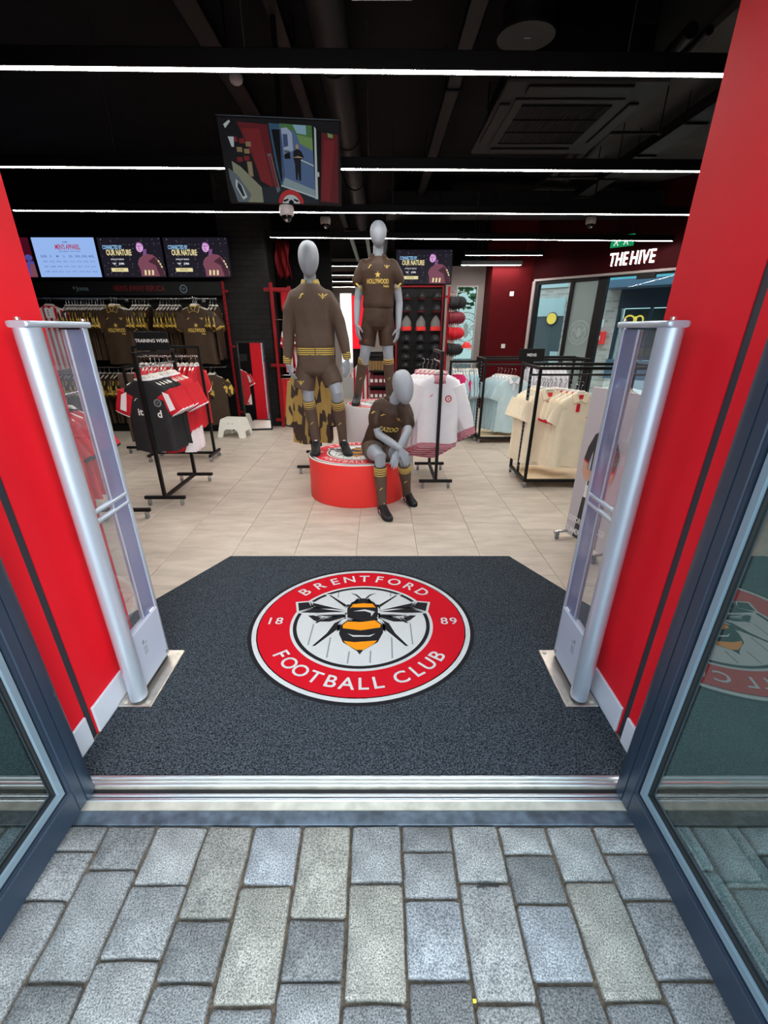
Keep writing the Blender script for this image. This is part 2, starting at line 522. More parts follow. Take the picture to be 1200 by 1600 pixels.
def thing(name, label, cat, loc=(0, 0, 0), group=None):
    o = bpy.data.objects.new(name, None)
    COL.objects.link(o)
    o.empty_display_size = .1
    o.location = loc
    return tag(o, label, cat, group)

def dup(root, loc, rz=0.0, label=None, group=None, sc=None):
    r = root.copy(); COL.objects.link(r)
    r.location = loc; r.rotation_euler = (0, 0, rz)
    if sc: r.scale = sc
    if label: r['label'] = label
    if group: r['group'] = group
    for ch in list(root.children):
        c = ch.copy(); COL.objects.link(c); c.parent = r
        for g in list(ch.children):
            d = g.copy(); COL.objects.link(d); d.parent = c
    return r

_gl = {}
def glyphs(s, bold=.0, spacing=1.0):
    """outline of a line of text, size 1, centred: vertices and faces in the plane"""
    key = (s, bold, spacing)
    if key not in _gl:
        cu = bpy.data.curves.new('lettering', 'FONT')
        cu.body = s; cu.size = 1; cu.offset = bold; cu.space_character = spacing
        cu.align_x = 'CENTER'; cu.align_y = 'CENTER'; cu.resolution_u = 3
        o = bpy.data.objects.new('lettering', cu)
        me = o.to_mesh()
        _gl[key] = ([v.co.copy() for v in me.vertices], [tuple(p.vertices) for p in me.polygons])
        o.to_mesh_clear()
        bpy.data.objects.remove(o); bpy.data.curves.remove(cu)
    return _gl[key]

def write(mb, s, size, f, mi=0, bold=.02, width=None, spacing=1.0, turn=0):
    """add lettering; f(x, y) places the flat text; width squeezes it to a set length"""
    vs, fs = glyphs(s, bold, spacing)
    if not vs: return
    sx = 1.0
    if width:
        w = max(v.x for v in vs) - min(v.x for v in vs)
        sx = width / (w * size)
    c, q = cos(turn), sin(turn)
    out = []
    for v in vs:
        x, y = v.x * size * sx, v.y * size
        out.append(f(x * c - y * q, x * q + y * c))
    mb.add(out, fs, mi)

def grow(poly, d):
    """offset an outline outwards by d"""
    n = len(poly)
    area = sum(poly[i][0] * poly[(i + 1) % n][1] - poly[(i + 1) % n][0] * poly[i][1] for i in range(n))
    s = 1 if area > 0 else -1
    out = []
    for i in range(n):
        a, b, c = Vector(poly[i - 1]), Vector(poly[i]), Vector(poly[(i + 1) % n])
        e1, e2 = (b - a).normalized(), (c - b).normalized()
        n1, n2 = Vector((e1.y, -e1.x)) * s, Vector((e2.y, -e2.x)) * s
        m = (n1 + n2)
        if m.length < .3: m = n1 + e1 * 1.0
        m.normalize()
        k = min(2.2, 1 / max(.3, m.dot(n1)))
        out.append((b.x + m.x * d * k, b.y + m.y * d * k))
    return out

def remesh(mb, voxel, smooth=6, name='body'):
    """fuse overlapping shapes into one continuous skin"""
    me = mb.mesh(name, [])
    o = bpy.data.objects.new(name, me); COL.objects.link(o)
    r = o.modifiers.new('r', 'REMESH'); r.mode = 'VOXEL'; r.voxel_size = voxel
    if smooth:
        s = o.modifiers.new('s', 'SMOOTH'); s.factor = .5; s.iterations = smooth
    dg = bpy.context.evaluated_depsgraph_get(); dg.update()
    nm = bpy.data.meshes.new_from_object(o.evaluated_get(dg))
    bpy.data.objects.remove(o); bpy.data.meshes.remove(me)
    nm.name = name
    nm.polygons.foreach_set('use_smooth', [True] * len(nm.polygons))
    return nm

def meshobj(name, me, m, parent=None):
    me.materials.clear()
    for q in (m if isinstance(m, (list, tuple)) else [m]):
        me.materials.append(M[q] if isinstance(q, str) else q)
    return link(bpy.data.objects.new(name, me), parent)

def ell(c, u, v, n=24, p=1.0):
    """ellipse ring; p < 1 squares it off"""
    c, u, v = Vector(c), Vector(u), Vector(v)
    out = []
    for j in range(n):
        a = 2 * pi * j / n
        ca, sa = cos(a), sin(a)
        ca = math.copysign(abs(ca) ** p, ca); sa = math.copysign(abs(sa) ** p, sa)
        out.append(c + u * ca + v * sa)
    return out

EM = dict(
    tip=[(-.646, .331), (-.545, .347), (-.493, .249), (-.614, .189)],
    w1=[(-.504, .336), (-.172, .2), (-.455, .256), (-.484, .278)],
    w2=[(-.594, .165), (-.46, .24), (-.176, .178), (-.424, .157)],
    w3=[(-.432, .122), (-.173, .135), (-.183, .103), (-.356, .105)],
    t2=[(-.518, .114), (-.463, .118), (-.383, .072), (-.419, .02), (-.451, .035)],
    w4=[(-.352, .066), (-.177, .105), (-.175, .08), (-.298, .014), (-.397, .014)],
    fl=[(-.351, .474), (-.331, .474), (-.156, .29), (-.176, .26)],
    hl=[(-.185, .045), (-.253, -.01), (-.308, -.165), (-.417, -.346), (-.39, -.342), (-.22, -.108), (-.216, -.02)],
    an=[(-.138, .521), (-.066, .489), (-.012, .406), (-.033, .406), (-.076, .472)],
    eye=[(-.085, .34), (-.054, .383), (-.044, .368), (-.068, .326)])
EC = dict(
    head=[(-.04, .402), (.0, .418), (.04, .402), (.06, .371), (.085, .331), (-.085, .331), (-.06, .364)],
    thb=[(-.133, .29), (-.104, .331), (.115, .331), (.15, .256), (.15, .093), (.125, .051), (-.01, .02), (-.139, .082), (-.149, .233)],
    abb=[(-.13, .041), (-.01, .014), (.13, .051), (.198, -.04), (.198, -.156), (.151, -.293), (.025, -.405), (0, -.457), (-.024, -.414), (-.154, -.293), (-.196, -.175), (-.198, -.05)])
EO = [[(-.123, .231), (-.096, .308), (.006, .326), (.1, .313), (.13, .24), (.115, .251), (-.105, .251)],
      [(-.173, -.04), (-.134, .014), (-.01, .006), (.125, .035), (.178, -.034), (.174, -.077), (-.005, -.122), (-.168, -.09)],
      [(-.149, -.275), (-.052, -.293), (.145, -.27), (.112, -.323), (.031, -.397), (-.03, -.397), (-.105, -.337)]]
EW = [[(-.089, .183), (.023, .218), (.121, .178), (.088, .097), (.081, .157), (.024, .187)],
      [(-.122, -.169), (-.069, -.193), (.07, -.197), (.13, -.169), (.082, -.214), (-.067, -.217)]]
EL = [(-.258, .554, -.256, .418), (.282, .554, .279, .43), (-.444, -.02, -.453, -.328), (-.268, -.221, -.273, -.496), (-.09, -.414, -.096, -.567),
      (.092, -.405, .089, -.56), (.275, -.212, .273, -.504), (.451, -.01, .455, -.32)]
def mir(p): return [(-x, y) for x, y in p]
def disc(mb, f, r, k, mi, n=72):
    mb.poly([f(r * cos(2 * pi * j / n), r * sin(2 * pi * j / n), k) for j in range(n)], mi)
def annulus(mb, f, r0, r1, k, mi, n=96):
    vs = [f(r * cos(2 * pi * j / n), r * sin(2 * pi * j / n), k) for r in (r0, r1) for j in range(n)]
    mb.add(vs, [(j, (j + 1) % n, n + (j + 1) % n, n + j) for j in range(n)], mi)

def emblem(parent, f, mats=('print_red', 'print_white', 'print_black', 'print_orange', 'print_grey'), outer=True):
    """the round bee crest; f(x, y, layer) places unit-circle points"""
    a = MB()
    if outer:
        annulus(a, f, .985, 1.03, 0, 2)
    annulus(a, f, .945, .995, 1, 1)
    annulus(a, f, .64, .955, 1, 0)
    annulus(a, f, .615, .66, 2, 1)
    a.build('crest_ring', mats, parent)
    b = MB()
    disc(b, f, .63, 1, 1)
    annulus(b, f, .598, .632, 3, 2)
    for x0, y0, x1, y1 in EL:
        w = .006
        b.poly([f(x0 - w, y0, 2), f(x0 + w, y0, 2), f(x1 + w, y1, 2), f(x1 - w, y1, 2)], 4)
    b.build('crest_field', mats, parent)
    c = MB()
    blk = []
    for k, p in EM.items():
        blk += [p, mir(p)]
    for p in blk + list(EC.values()):
        if p not in (EM['an'], mir(EM['an'])):
            c.poly([f(x, y, 4) for x, y in grow(p, .022)], 1)
    for p in blk + list(EC.values()):
        c.poly([f(x, y, 5) for x, y in p], 2)
    for p in EO:
        c.poly([f(x, y, 6) for x, y in p], 3)
    for p in EW:
        c.poly([f(x, y, 6) for x, y in p], 1)
    c.build('crest_bee', mats, parent)
    t = MB()
    for ch, ang in zip('BRENTFORD', (138.6, 125.6, 113, 101.5, 90, 78.5, 66.5, 54, 41.8)):
        r = radians(ang)
        write(t, ch, .185, lambda x, y, r=r: f(.808 * cos(r) + x, .808 * sin(r) + y, 4), 1, .012, turn=r - pi / 2)
    for ch, ang in zip('FOOTBALL CLUB', (-145.5, -135.5, -125.5, -115.2, -105.3, -96, -87.2, -79, 0, -65.2, -54.8, -45.4, -36.2)):
        if ch != ' ':
            r = radians(ang)
            write(t, ch, .185, lambda x, y, r=r: f(.808 * cos(r) + x, .808 * sin(r) + y, 4), 1, .012, turn=r + pi / 2)
    for s, x0 in (('18', -.815), ('89', .815)):
        write(t, s, .15, lambda x, y, x0=x0: f(x0 + x, .022 + y, 4), 1, .008, spacing=1.15)
    t.build('crest_lettering', mats, parent)

# ------------------------------------------------------------------ the setting: floor, ceiling, walls
def struct(name, mb, mats, parent=None, bev=0, sharp=40):
    return mb.build(name, mats, parent, 'structure' if parent is None else None, bev, sharp)

floor = struct('floor', MB().box(-7, 7.5, 1.2, 18.2, -.08, -.006), 'grout')
TX, TL = .481, .96
tile_me = {}
def tile_mesh(w, d):
    key = (round(w, 3), round(d, 3))
    if key not in tile_me:
        g = .0016
        tile_me[key] = MB().cbox(g, w - g, g, d - g, -.012, 0, .0012).mesh('tile', 'tile')
    return tile_me[key]
for k in range(-11, 9):
    x0 = -.188 + TX * k
    yb = 3.791 if k % 2 == 0 else 4.598
    y0 = yb - TL * 4
    while y0 < 11.5:
        a, b = max(y0, 1.9), min(y0 + TL, 11.6)
        wide = -2.4 < x0 < 3.2
        under_mat = b < 2.05 and -1.2 < x0 < 1.0
        if b - a > .05 and (wide or a > 2.6) and not under_mat:
            o = bpy.data.objects.new('tile', tile_mesh(TX, b - a))
            COL.objects.link(o); o.parent = floor; o.location = (x0, a, 0)
        y0 += TL
MB().box(-7, 7.5, 11.61, 18.2, -.006, -.001).build('far_floor', 'tile', floor)
MB().box(-2.3, 2.1, 1.2, 1.9, -.006, -.002).build('mat_well', 'grout', floor)

struct('ceiling', MB().prism([(-7.2, 1.25), (7.5, 1.25), (7.5, 5.3), (3.12, 10.42), (3.12, 11.25), (1.17, 11.25), (1.17, 18.3), (-7.2, 18.3)], lambda x, y: (x, y, 3.7), lambda x, y: (x, y, 3.85)), 'ceil')
MB().prism([(2.55, 1.9), (7.3, 1.9), (7.3, 5.4), (3.3, 10.1), (2.55, 10.1)], lambda x, y: (x, y, 3.64), lambda x, y: (x, y, 3.70)).build('grey_soffit', 'soffit', bpy.data.objects['ceiling'])
struct('wall_right', MB().box(7.3, 7.5, 1.25, 5.5, 0, 3.7), 'blackwall')
# lobby walls: the red returns either side of the door, each cut by a black slot
for sgn, xi, nm in ((-1, -1.226, 'left'), (1, 1.03, 'right')):
    xo = xi + sgn * .32
    a, b = min(xi, xo), max(xi, xo)
    w = struct('wall_entrance_' + nm, MB().box(a, b, 1.424, 1.848, 0, 3.7), 'red_wall')
    MB().box(a, b, 1.185, 1.388, 0, 3.7).build('return_panel', 'red_wall', w)
    s0, s1 = min(xi + sgn * .003, xo), max(xi + sgn * .003, xo)
    MB().box(s0, s1, 1.388, 1.424, 0, 3.7).build('slot_channel', 'slot', w)
    q0, q1 = min(xi - sgn * .012, xi), max(xi - sgn * .012, xi)
    bb = struct('baseboard_' + nm, MB().cbox(q0, q1, 1.43, 1.85, .0, .14, .003), 'base')
    MB().cbox(q0, q1, 1.19, 1.382, .0, .14, .003).build('short_length', 'base', bb)
    # shop front beside the door: dark framed glazing in front of the red block
    f0, f1 = (xo, -7.2) if sgn < 0 else (xo, 7.7)
    struct('wall_front_' + nm, MB().box(min(f0, f1), max(f0, f1), 1.26, 1.848, 0, 3.7), 'blackwall')
    g = struct('window_%d' % (1 if sgn < 0 else 2), MB().box(min(xi, f1), max(xi, f1), 1.178, 1.19, .02, 3.7), 'frame')
    x = xi + sgn * .004
    for k in range(3):
        x2 = x + sgn * 2.0
        MB().box(min(x, x2), max(x, x2), 1.168, 1.178, .03, 2.9).build('pane', 'shop_glass', g)
        x = x2 + sgn * .06
struct('wall_front_over_door', MB().box(-1.226, 1.03, 1.19, 1.848, 2.75, 3.7), 'blackwall')
struct('wall_left', MB().box(-7.2, -7, 1.2, 8.6, 0, 3.7), 'blackwall')
struct('wall_back_left', MB().box(-7, -2.49, 8.46, 8.6, 0, 3.7), 'blackwall')
struct('wall_brick', MB().box(-2.49, -1.8, 8.36, 9.2, 0, 3.7), 'brick_black')
struct('wall_partition', MB().box(-1.8, -.83, 9.0, 9.15, 0, 3.7).box(-2.5, -2.3, 9.15, 18, 0, 3.7).box(-2.3, -1.8, 9.15, 9.3, 0, 3.7), 'blackwall')
struct('wall_hat', MB().box(.24, 1.16, 9.32, 9.6, 0, 3.7), 'blackwall')
struct('wall_corridor', MB().box(.9, 1.16, 9.6, 18, 0, 3.7), 'grey_wall')
struct('wall_back', MB().box(-2.5, 1, 17.9, 18.1, 0, 3.7), 'grey_wall')
# white wall with a window behind the hats, black bulkhead over it
ww = MB()
ww.box(1.16, 1.62, 11.0, 11.2, 0, 2.75); ww.box(2.07, 2.4, 11.0, 11.2, 0, 2.75)
ww.box(1.62, 2.07, 11.0, 11.2, 2.4, 2.75); ww.box(1.62, 2.07, 11.0, 11.2, 0, .5)
struct('wall_white', ww, 'grey_wall')
struct('wall_bulkhead', MB().box(1.16, 3.1, 10.98, 11.2, 2.75, 3.7), 'blackwall')
w3 = struct('window_3', MB().box(1.6, 1.64, 11.02, 11.1, .5, 2.42).box(2.05, 2.09, 11.02, 11.1, .5, 2.42).box(1.6, 2.09, 11.02, 11.1, 2.38, 2.42).box(1.6, 2.09, 11.02, 11.1, .48, .53), 'white')
MB().box(1.64, 2.05, 11.05, 11.06, .52, 2.38).build('pane', 'tint_glass', w3)
def fw3(x, y, k): return Vector((1.87 + x * .36, 11.04 - k * .0004, 1.55 + y * .36))
def clip_emblem(parent, f, m):
    a = MB()
    annulus(a, f, .93, 1.0, 0, 0); annulus(a, f, .60, .66, 0, 0)
    for k, p in EM.items():
        a.poly([f(x, y, 1) for x, y in p]); a.poly([f(x, y, 1) for x, y in mir(p)])
    for p in EC.values():
        a.poly([f(x, y, 1) for x, y in p])
    for s, angs, tn in (('BRENTFORD', (138.6, 125.6, 113, 101.5, 90, 78.5, 66.5, 54, 41.8), -pi / 2), ('FOOTBALLCLUB', (-145.5, -135.5, -125.5, -115.2, -105.3, -96, -87.2, -79, -65.2, -54.8, -45.4, -36.2), pi / 2)):
        for ch, ang in zip(s, angs):
            r = radians(ang)
            write(a, ch, .19, lambda x, y, r=r: f(.795 * cos(r) + x, .795 * sin(r) + y, 1), 0, .012, turn=r + tn)
    return a.build('etched_crest', m, parent)
clip_emblem(w3, fw3, 'film_white')
# red column and the angled window wall on the right
rc = MB(); rc.box(2.2, 3.04, 10.36, 11.3, 0, 3.7)
struct('wall_red_column', rc, 'dark_red')
sw = MB().cbox(2.58, 2.66, 10.345, 10.36, 2.17, 2.25, .003)
tag(sw.build('alarm_call_point', 'offwhite'), 'small white call point high on the dark red column', 'switch')
sw = MB().cbox(2.52, 2.6, 10.345, 10.36, 1.22, 1.30, .003)
tag(sw.build('wall_socket', 'offwhite'), 'small white socket low on the dark red column', 'socket')

PA = (3.03, 10.32, 0)
AR = atan2(-.755, .655)
def angled(o):
    o.location = PA; o.rotation_euler = (0, 0, AR); return o
wr_ = struct('wall_window_right', MB().box(-.05, 6.5, 0, .25, 2.45, 3.7).box(3.3, 6.5, 0, .25, 0, 2.45), 'fascia_red'); angled(wr_); LOCAL.add(wr_.name)
MB().box(0, 3.3, -.01, .12, 2.42, 2.455).build('pale_head_trim', 'grey_wall', wr_)
MB().box(-.03, .03, -.01, .2, 0, 2.42).build('pale_jamb_trim', 'grey_wall', wr_)
w4 = struct('window_4', MB().box(.03, .10, .02, .12, 0, 2.42).box(.76, .83, .02, .12, 0, 2.42).box(1.29, 1.45, .02, .12, 0, 2.42).box(.03, 1.45, .02, .12, 2.36, 2.42).box(.03, 1.45, .02, .12, 0, .12), 'black', bev=.006); angled(w4); LOCAL.add(w4.name)
MB().box(.10, .76, .06, .07, .12, 2.36).build('pane', 'win_glass', w4)
MB().box(.83, 1.29, .06, .07, .12, 2.36).build('frosted_pane', 'frost', w4)
clip_emblem(w4, lambda x, y, k: Vector((1.06 + x * .21, .058 - k * .0005, 1.52 + y * .21)), 'film')
w5 = struct('window_5', MB().box(3.24, 3.3, .02, .12, 0, 2.42).box(1.45, 3.3, .02, .12, 2.39, 2.42).box(1.45, 3.3, .02, .12, 0, .1), 'black', bev=.006); angled(w5); LOCAL.add(w5.name)
MB().box(1.45, 3.24, .06, .07, .1, 2.39).build('pane', 'win_glass', w5)
MB().cbox(1.95, 2.25, -.02, .03, 2.33, 2.42, .004).build('door_closer_box', 'black', w5)

# lit wall sign and exit sign over the windows
r = thing('lit_sign', 'glowing white block letter sign on the red fascia above the window', 'sign', PA); r.rotation_euler = (0, 0, AR); LOCAL.add(r.name)
M['sign_glow'] = emat('sign_letter_face', (1, .97, .95, 1), 2.5)
for q, (s, xc, wd) in enumerate((('THE', 1.60, .30), ('HIVE', 1.99, .38))):
    a = MB()
    for d in (0, .03):
        write(a, s, .27, lambda x, y, d=d, xc=xc: Vector((xc + x, -.05 + d, 2.635 + y)), 0, .012, width=wd, spacing=1.12)
    a.build('letters', 'sign_glow', r)
MB().box(1.42, 2.2, -.02, -.002, 2.56, 2.6).box(1.42, 2.2, -.02, -.002, 2.68, 2.72).build('mounting_rail', 'dark_red', r)
r = thing('exit_sign', 'small green running figure exit sign hanging by the window wall', 'sign', PA); r.rotation_euler = (0, 0, AR); LOCAL.add(r.name)
M['exit_green'] = emat('exit_green', rgb(20, 150, 90), .9); M['exit_white'] = emat('exit_white', rgb(225, 240, 232), 1)
MB().cbox(1.5, 1.87, -.22, -.19, 2.80, 2.96, .004).build('panel', 'exit_green', r)
for xc in (1.6, 1.76):
    a = MB()
    def fx(x, y, xc=xc): return Vector((xc + x, -.2225, 2.88 + y))
    a.poly([fx(.02 * cos(j * .7) + .01, .02 * sin(j * .7) + .045) for j in range(9)])
    for p in ([(-.015, .03), (.02, .025), (.01, -.02), (-.02, -.015)], [(-.02, -.015), (0, -.015), (-.03, -.06), (-.05, -.055)], [(0, -.015), (.015, -.02), (.04, -.06), (.02, -.062)], [(.015, .025), (.045, 0), (.04, -.01), (.01, .012)], [(-.012, .03), (-.045, .01), (-.04, 0), (-.01, .018)]):
        a.poly([fx(*q) for q in p])
    a.build('running_figure', 'exit_white', r)
MB().cyl((1.55, -.205, 2.96), (1.55, -.205, 3.7), .006, n=6).cyl((1.82, -.205, 2.96), (1.82, -.205, 3.7), .006, n=6).build('hanging_rods', 'black', r)

# ------------------------------------------------------------------ outside seen through the windows
struct('ground', MB().box(1.16, 20, 11.25, 30, -.1, -.05).box(7.7, 20, -6, 11.25, -.1, -.05), 'asphalt')
b = thing('building', 'pale brick building with a teal canopy across the lane outside the windows', 'building', PA); b.rotation_euler = (0, 0, AR); LOCAL.add(b.name)
MB().box(-3, -.05, 4.0, 4.4, -.05, 4.6).box(-.05, 8, 4.0, 4.4, 2.55, 4.6).build('brick_wall', 'brick_pale', b)
M['teal'] = mat('teal_canopy_paint', rgb(96, 176, 190), .5); M['slate'] = mat('slate_blue_panel', rgb(78, 102, 124), .5); M['navy'] = mat('navy_panel', rgb(46, 58, 74), .4)
MB().box(-.42, 6, 3.2, 4.0, 2.62, 3.1).build('canopy', 'teal', b)
MB().box(-.34, 6, 3.2, 4.0, 2.46, 2.62).build('canopy_soffit', 'slate', b)
MB().box(-.05, 6, 3.98, 4.06, 2.04, 2.55).build('fascia', 'navy', b)
MB().box(-.07, 6, 3.95, 4.05, .4, .86).build('plinth_panel', 'slate', b)
M['shop_in'] = mat('dim_shop_interior', rgb(70, 80, 84), .7)
MB().box(.0, 6, 4.3, 4.35, .86, 2.04).build('shop_interior', 'shop_in', b)
MB().box(.0, 6, 4.04, 4.05, .86, 2.04).build('shop_glass', 'win_glass', b)
MB().box(.72, .78, 4.0, 4.08, .86, 2.04).box(-.05, .02, 4.0, 4.08, .86, 2.04).box(2.2, 2.26, 4.0, 4.08, .86, 2.04).build('shop_mullion', 'navy', b)
M['pale_panel'] = mat('pale_rendered_panel', rgb(170, 190, 190), .7)
MB().box(-2.9, -1.5, 3.95, 4.0, 1.9, 2.35).box(-2.9, -1.5, 3.95, 4.0, 2.6, 3.6).build('shop_band', 'pale_panel', b)
MB().box(-2.9, -1.5, 3.97, 4.0, .3, 1.9).build('far_shop_window', 'shop_in', b)
MB().box(-1.72, -1.5, 3.93, 4.0, -.05, 1.0).build('pale_pier', 'pale_panel', b)
r = thing('post_box', 'bright red wall box on the pale brick building outside', 'box', PA); r.rotation_euler = (0, 0, AR); LOCAL.add(r.name)
MB().cbox(-.53, -.22, 3.85, 4.0, 1.22, 1.52, .01).build('body', 'red_vinyl', r)
MB().box(-.44, -.31, 3.845, 3.86, 1.32, 1.42).build('front_plate', 'print_white', r)
tag(angled(MB().box(-.46, -.34, 3.98, 4.0, 1.62, 1.8).build('wall_notice', 'white')), 'little white notice fixed on the pale brick above the red box', 'sign')
M['amber'] = emat('amber_lit_face', rgb(240, 206, 90), 1.2)
r = thing('round_lit_sign', 'round glowing amber sign in the far shop window', 'sign', PA); r.rotation_euler = (0, 0, AR); LOCAL.add(r.name)
a = MB(); a.cyl((-1.81, 3.9, 1.84), (-1.81, 3.93, 1.84), .14, n=28, sm=False); a.build('face', 'amber', r)
a = MB(); a.cyl((-1.81, 3.92, 1.84), (-1.81, 3.95, 1.84), .16, n=28, sm=False); a.build('rim', 'navy', r)
r = thing('glowing_shop_sign', 'glowing amber cup shaped sign in the dark shop window outside', 'sign', PA); r.rotation_euler = (0, 0, AR); LOCAL.add(r.name)
a = MB()
a.tube([Vector((.28 + .12 * cos(j * pi / 8), 4.0, 1.78 + .10 * sin(j * pi / 8))) for j in range(17)], .018, 6)
a.tube([Vector((.52 + .09 * cos(j * pi / 8), 4.0, 1.78 + .09 * sin(j * pi / 8))) for j in range(17)], .018, 6)
a.box(.40, .46, 3.99, 4.01, 1.74, 1.86)
a.build('lit_tube', 'amber', r)
# greenery beyond the narrow window
M['leaf'] = mat('leaf_green', rgb(92, 130, 84), .7, var=.3, vs=3); M['bark'] = mat('bark', rgb(84, 70, 58), .9)
for nm, x, y, h, lb in (('tree', 2.3, 17.5, 4.2, 'leafy green tree outside the narrow window'), ('tree', 4.6, 20, 5.0, 'tall green tree farther out in the lane')):
    t = thing(nm, lb, 'tree', (x, y, -.05))
    MB().tube([(x, y, -.05), (x + .05, y, 1.6), (x - .03, y, h * .8)], [.11, .09, .04], 8).build('trunk', 'bark', t)
    a = MB()
    for k in range(420):
        d = Vector((random.gauss(0, 1), random.gauss(0, 1), random.gauss(0, .8))); d = d.normalized() * (random.random() ** .4) * 1.35
        p = Vector((x, y, h * .78)) + d
        u = Vector((random.gauss(0, 1), random.gauss(0, 1), random.gauss(0, 1))).normalized() * .14
        v = u.cross(Vector((random.random(), random.random(), 1))).normalized() * .09
        a.poly([p - u, p - v, p + u, p + v])
    a.build('foliage', 'leaf', t)['kind'] = 'stuff'

# ------------------------------------------------------------------ threshold and paving
th = struct('trim_1', MB().box(-1.2, 1.03, 1.163, 1.215, -.02, .004), 'alu_worn')
a = MB()
for y0, y1, z in ((1.168, 1.178, .008), (1.184, 1.192, .008), (1.199, 1.211, .010)):
    a.cbox(-1.2, 1.03, y0, y1, 0, z, .002)
a.build('track_rib', 'alu', th)
MB().box(-1.2, 1.03, 1.138, 1.163, -.03, -.008).build('drain_slot', 'gasket', th)
MB().cbox(-1.2, 1.03, 1.126, 1.138, -.02, .005, .002).cbox(-1.2, 1.03, 1.108, 1.122, -.02, .004, .002).build('track_rib', 'alu', th)
a = MB(); a.add([(-1.2, 1.108, .0), (1.03, 1.108, .0), (1.03, 1.080, -.006), (-1.2, 1.080, -.006), (-1.2, 1.108, -.03), (1.03, 1.108, -.03), (1.03, 1.08, -.03), (-1.2, 1.08, -.03)], [(0, 1, 2, 3), (3, 2, 6, 7), (4, 5, 1, 0), (7, 6, 5, 4), (0, 3, 7, 4), (1, 5, 6, 2)])
a.build('ramp', 'alu_worn', th)
MB().cbox(-1.2, 1.03, 1.027, 1.079, -.04, -.010, .002).build('edge_plate', 'plate', th)

pav = struct('pavement', MB().box(-8, 8, -3.5, 1.17, -.12, -.022), 'joint')
CX = [-1.83, -1.66, -1.49, -1.32, -1.145, -.963, -.793, -.611, -.445, -.275, -.1, .073, .248, .416, .586, .752, .925, 1.10, 1.27, 1.44, 1.61]
CJ = {4: [.936, .788], 5: [.879, .592], 6: [.832, .642], 7: [.738, .591], 8: [.832, .545], 9: [.741, .594], 10: [.837, .55], 11: [.936, .794, .596], 12: [.839, .551], 13: [.926, .781, .592], 14: [.841, .554], 15: [.93, .79, .596]}
DK, MD, LT, WM, BL = (.26, .275, .28, 1), (.38, .40, .41, 1), (.47, .49, .49, 1), (.48, .48, .43, 1), (.44, .48, .52, 1)
CT = {4: [DK, MD, MD], 5: [DK, MD, DK], 6: [LT, MD, LT], 7: [(.38, .38, .35, 1), DK, MD], 8: [BL, WM, MD], 9: [WM, DK, MD], 10: [MD, WM, MD], 11: [DK, MD, BL, DK], 12: [LT, LT, LT], 13: [LT, DK, BL, DK], 14: [LT, WM, MD], 15: [LT, MD, MD, MD]}
rs = random.Random(3)
def sett(x0, x1, y0, y1, col):
    g = .0042
    x0 += g; x1 -= g; y0 += g; y1 -= g
    top = -.006 + rs.uniform(-.003, .003)
    base = []
    nx, ny = 3, 4
    for i in range(nx): base.append((x0 + (x1 - x0) * (i + .12) / (nx - .76 + .0) if False else x0 + (x1 - x0) * [.035, .5, .965][i], y0))
    for i in range(ny): base.append((x1, y0 + (y1 - y0) * [.03, .36, .66, .97][i]))
    for i in range(nx): base.append((x0 + (x1 - x0) * [.965, .5, .035][i], y1))
    for i in range(ny): base.append((x0, y0 + (y1 - y0) * [.97, .66, .36, .03][i]))
    base = [(x + rs.uniform(-.0022, .0022), y + rs.uniform(-.0022, .0022)) for x, y in base]
    cx, cy = (x0 + x1) / 2, (y0 + y1) / 2
    def ring(ins, z, jit=0):
        out = []
        for x, y in base:
            dx = max(-1, min(1, (cx - x) / (x1 - x0) * 2.2)); dy = max(-1, min(1, (cy - y) / (y1 - y0) * 2.2))
            out.append((x + dx * ins - cx, y + dy * ins - cy, z + rs.uniform(-jit, jit)))
        return out
    m = MB()
    m.loft([ring(0, -.05), ring(0, top - .009), ring(.0025, top - .003, .0008), ring(.008, top, .001)], caps=True)
    o = m.build('stone', 'stone', None, sharp=50)
    o.location = (cx, cy, 0)
    o.parent = pav
    o.color = col
for i in range(len(CX) - 1):
    js = [1.024] + CJ.get(i, [])
    ct = list(CT.get(i, []))
    if i not in CJ:
        js.append(1.024 - rs.choice([.1, .15, .2])); ct = []
    while js[-1] > (-.75 if 2 <= i <= 17 else -.2):
        js.append(js[-1] - rs.choice([.1, .15, .2, .25, .28]))
    for k in range(len(js) - 1):
        c = ct[k] if k < len(ct) else rs.choice([DK, MD, MD, LT, WM, BL])
        sett(CX[i], CX[i + 1], js[k + 1], js[k], c)
# small litter caught in the joints
tag(MB().tube([(.305, .823, -.004), (.335, .8255, -.002), (.375, .8245, -.003)], .0035, 6).build('black_stub', 'gasket'), 'thin black stub lying in a paving joint below the door plate', 'litter')
M['yellow'] = mat('yellow_scrap', rgb(226, 196, 60), .6)
tag(MB().cbox(.243, .253, .552, .559, -.016, -.006, .001).build('yellow_scrap', 'yellow'), 'tiny yellow scrap caught between two setts near the picture bottom', 'litter')

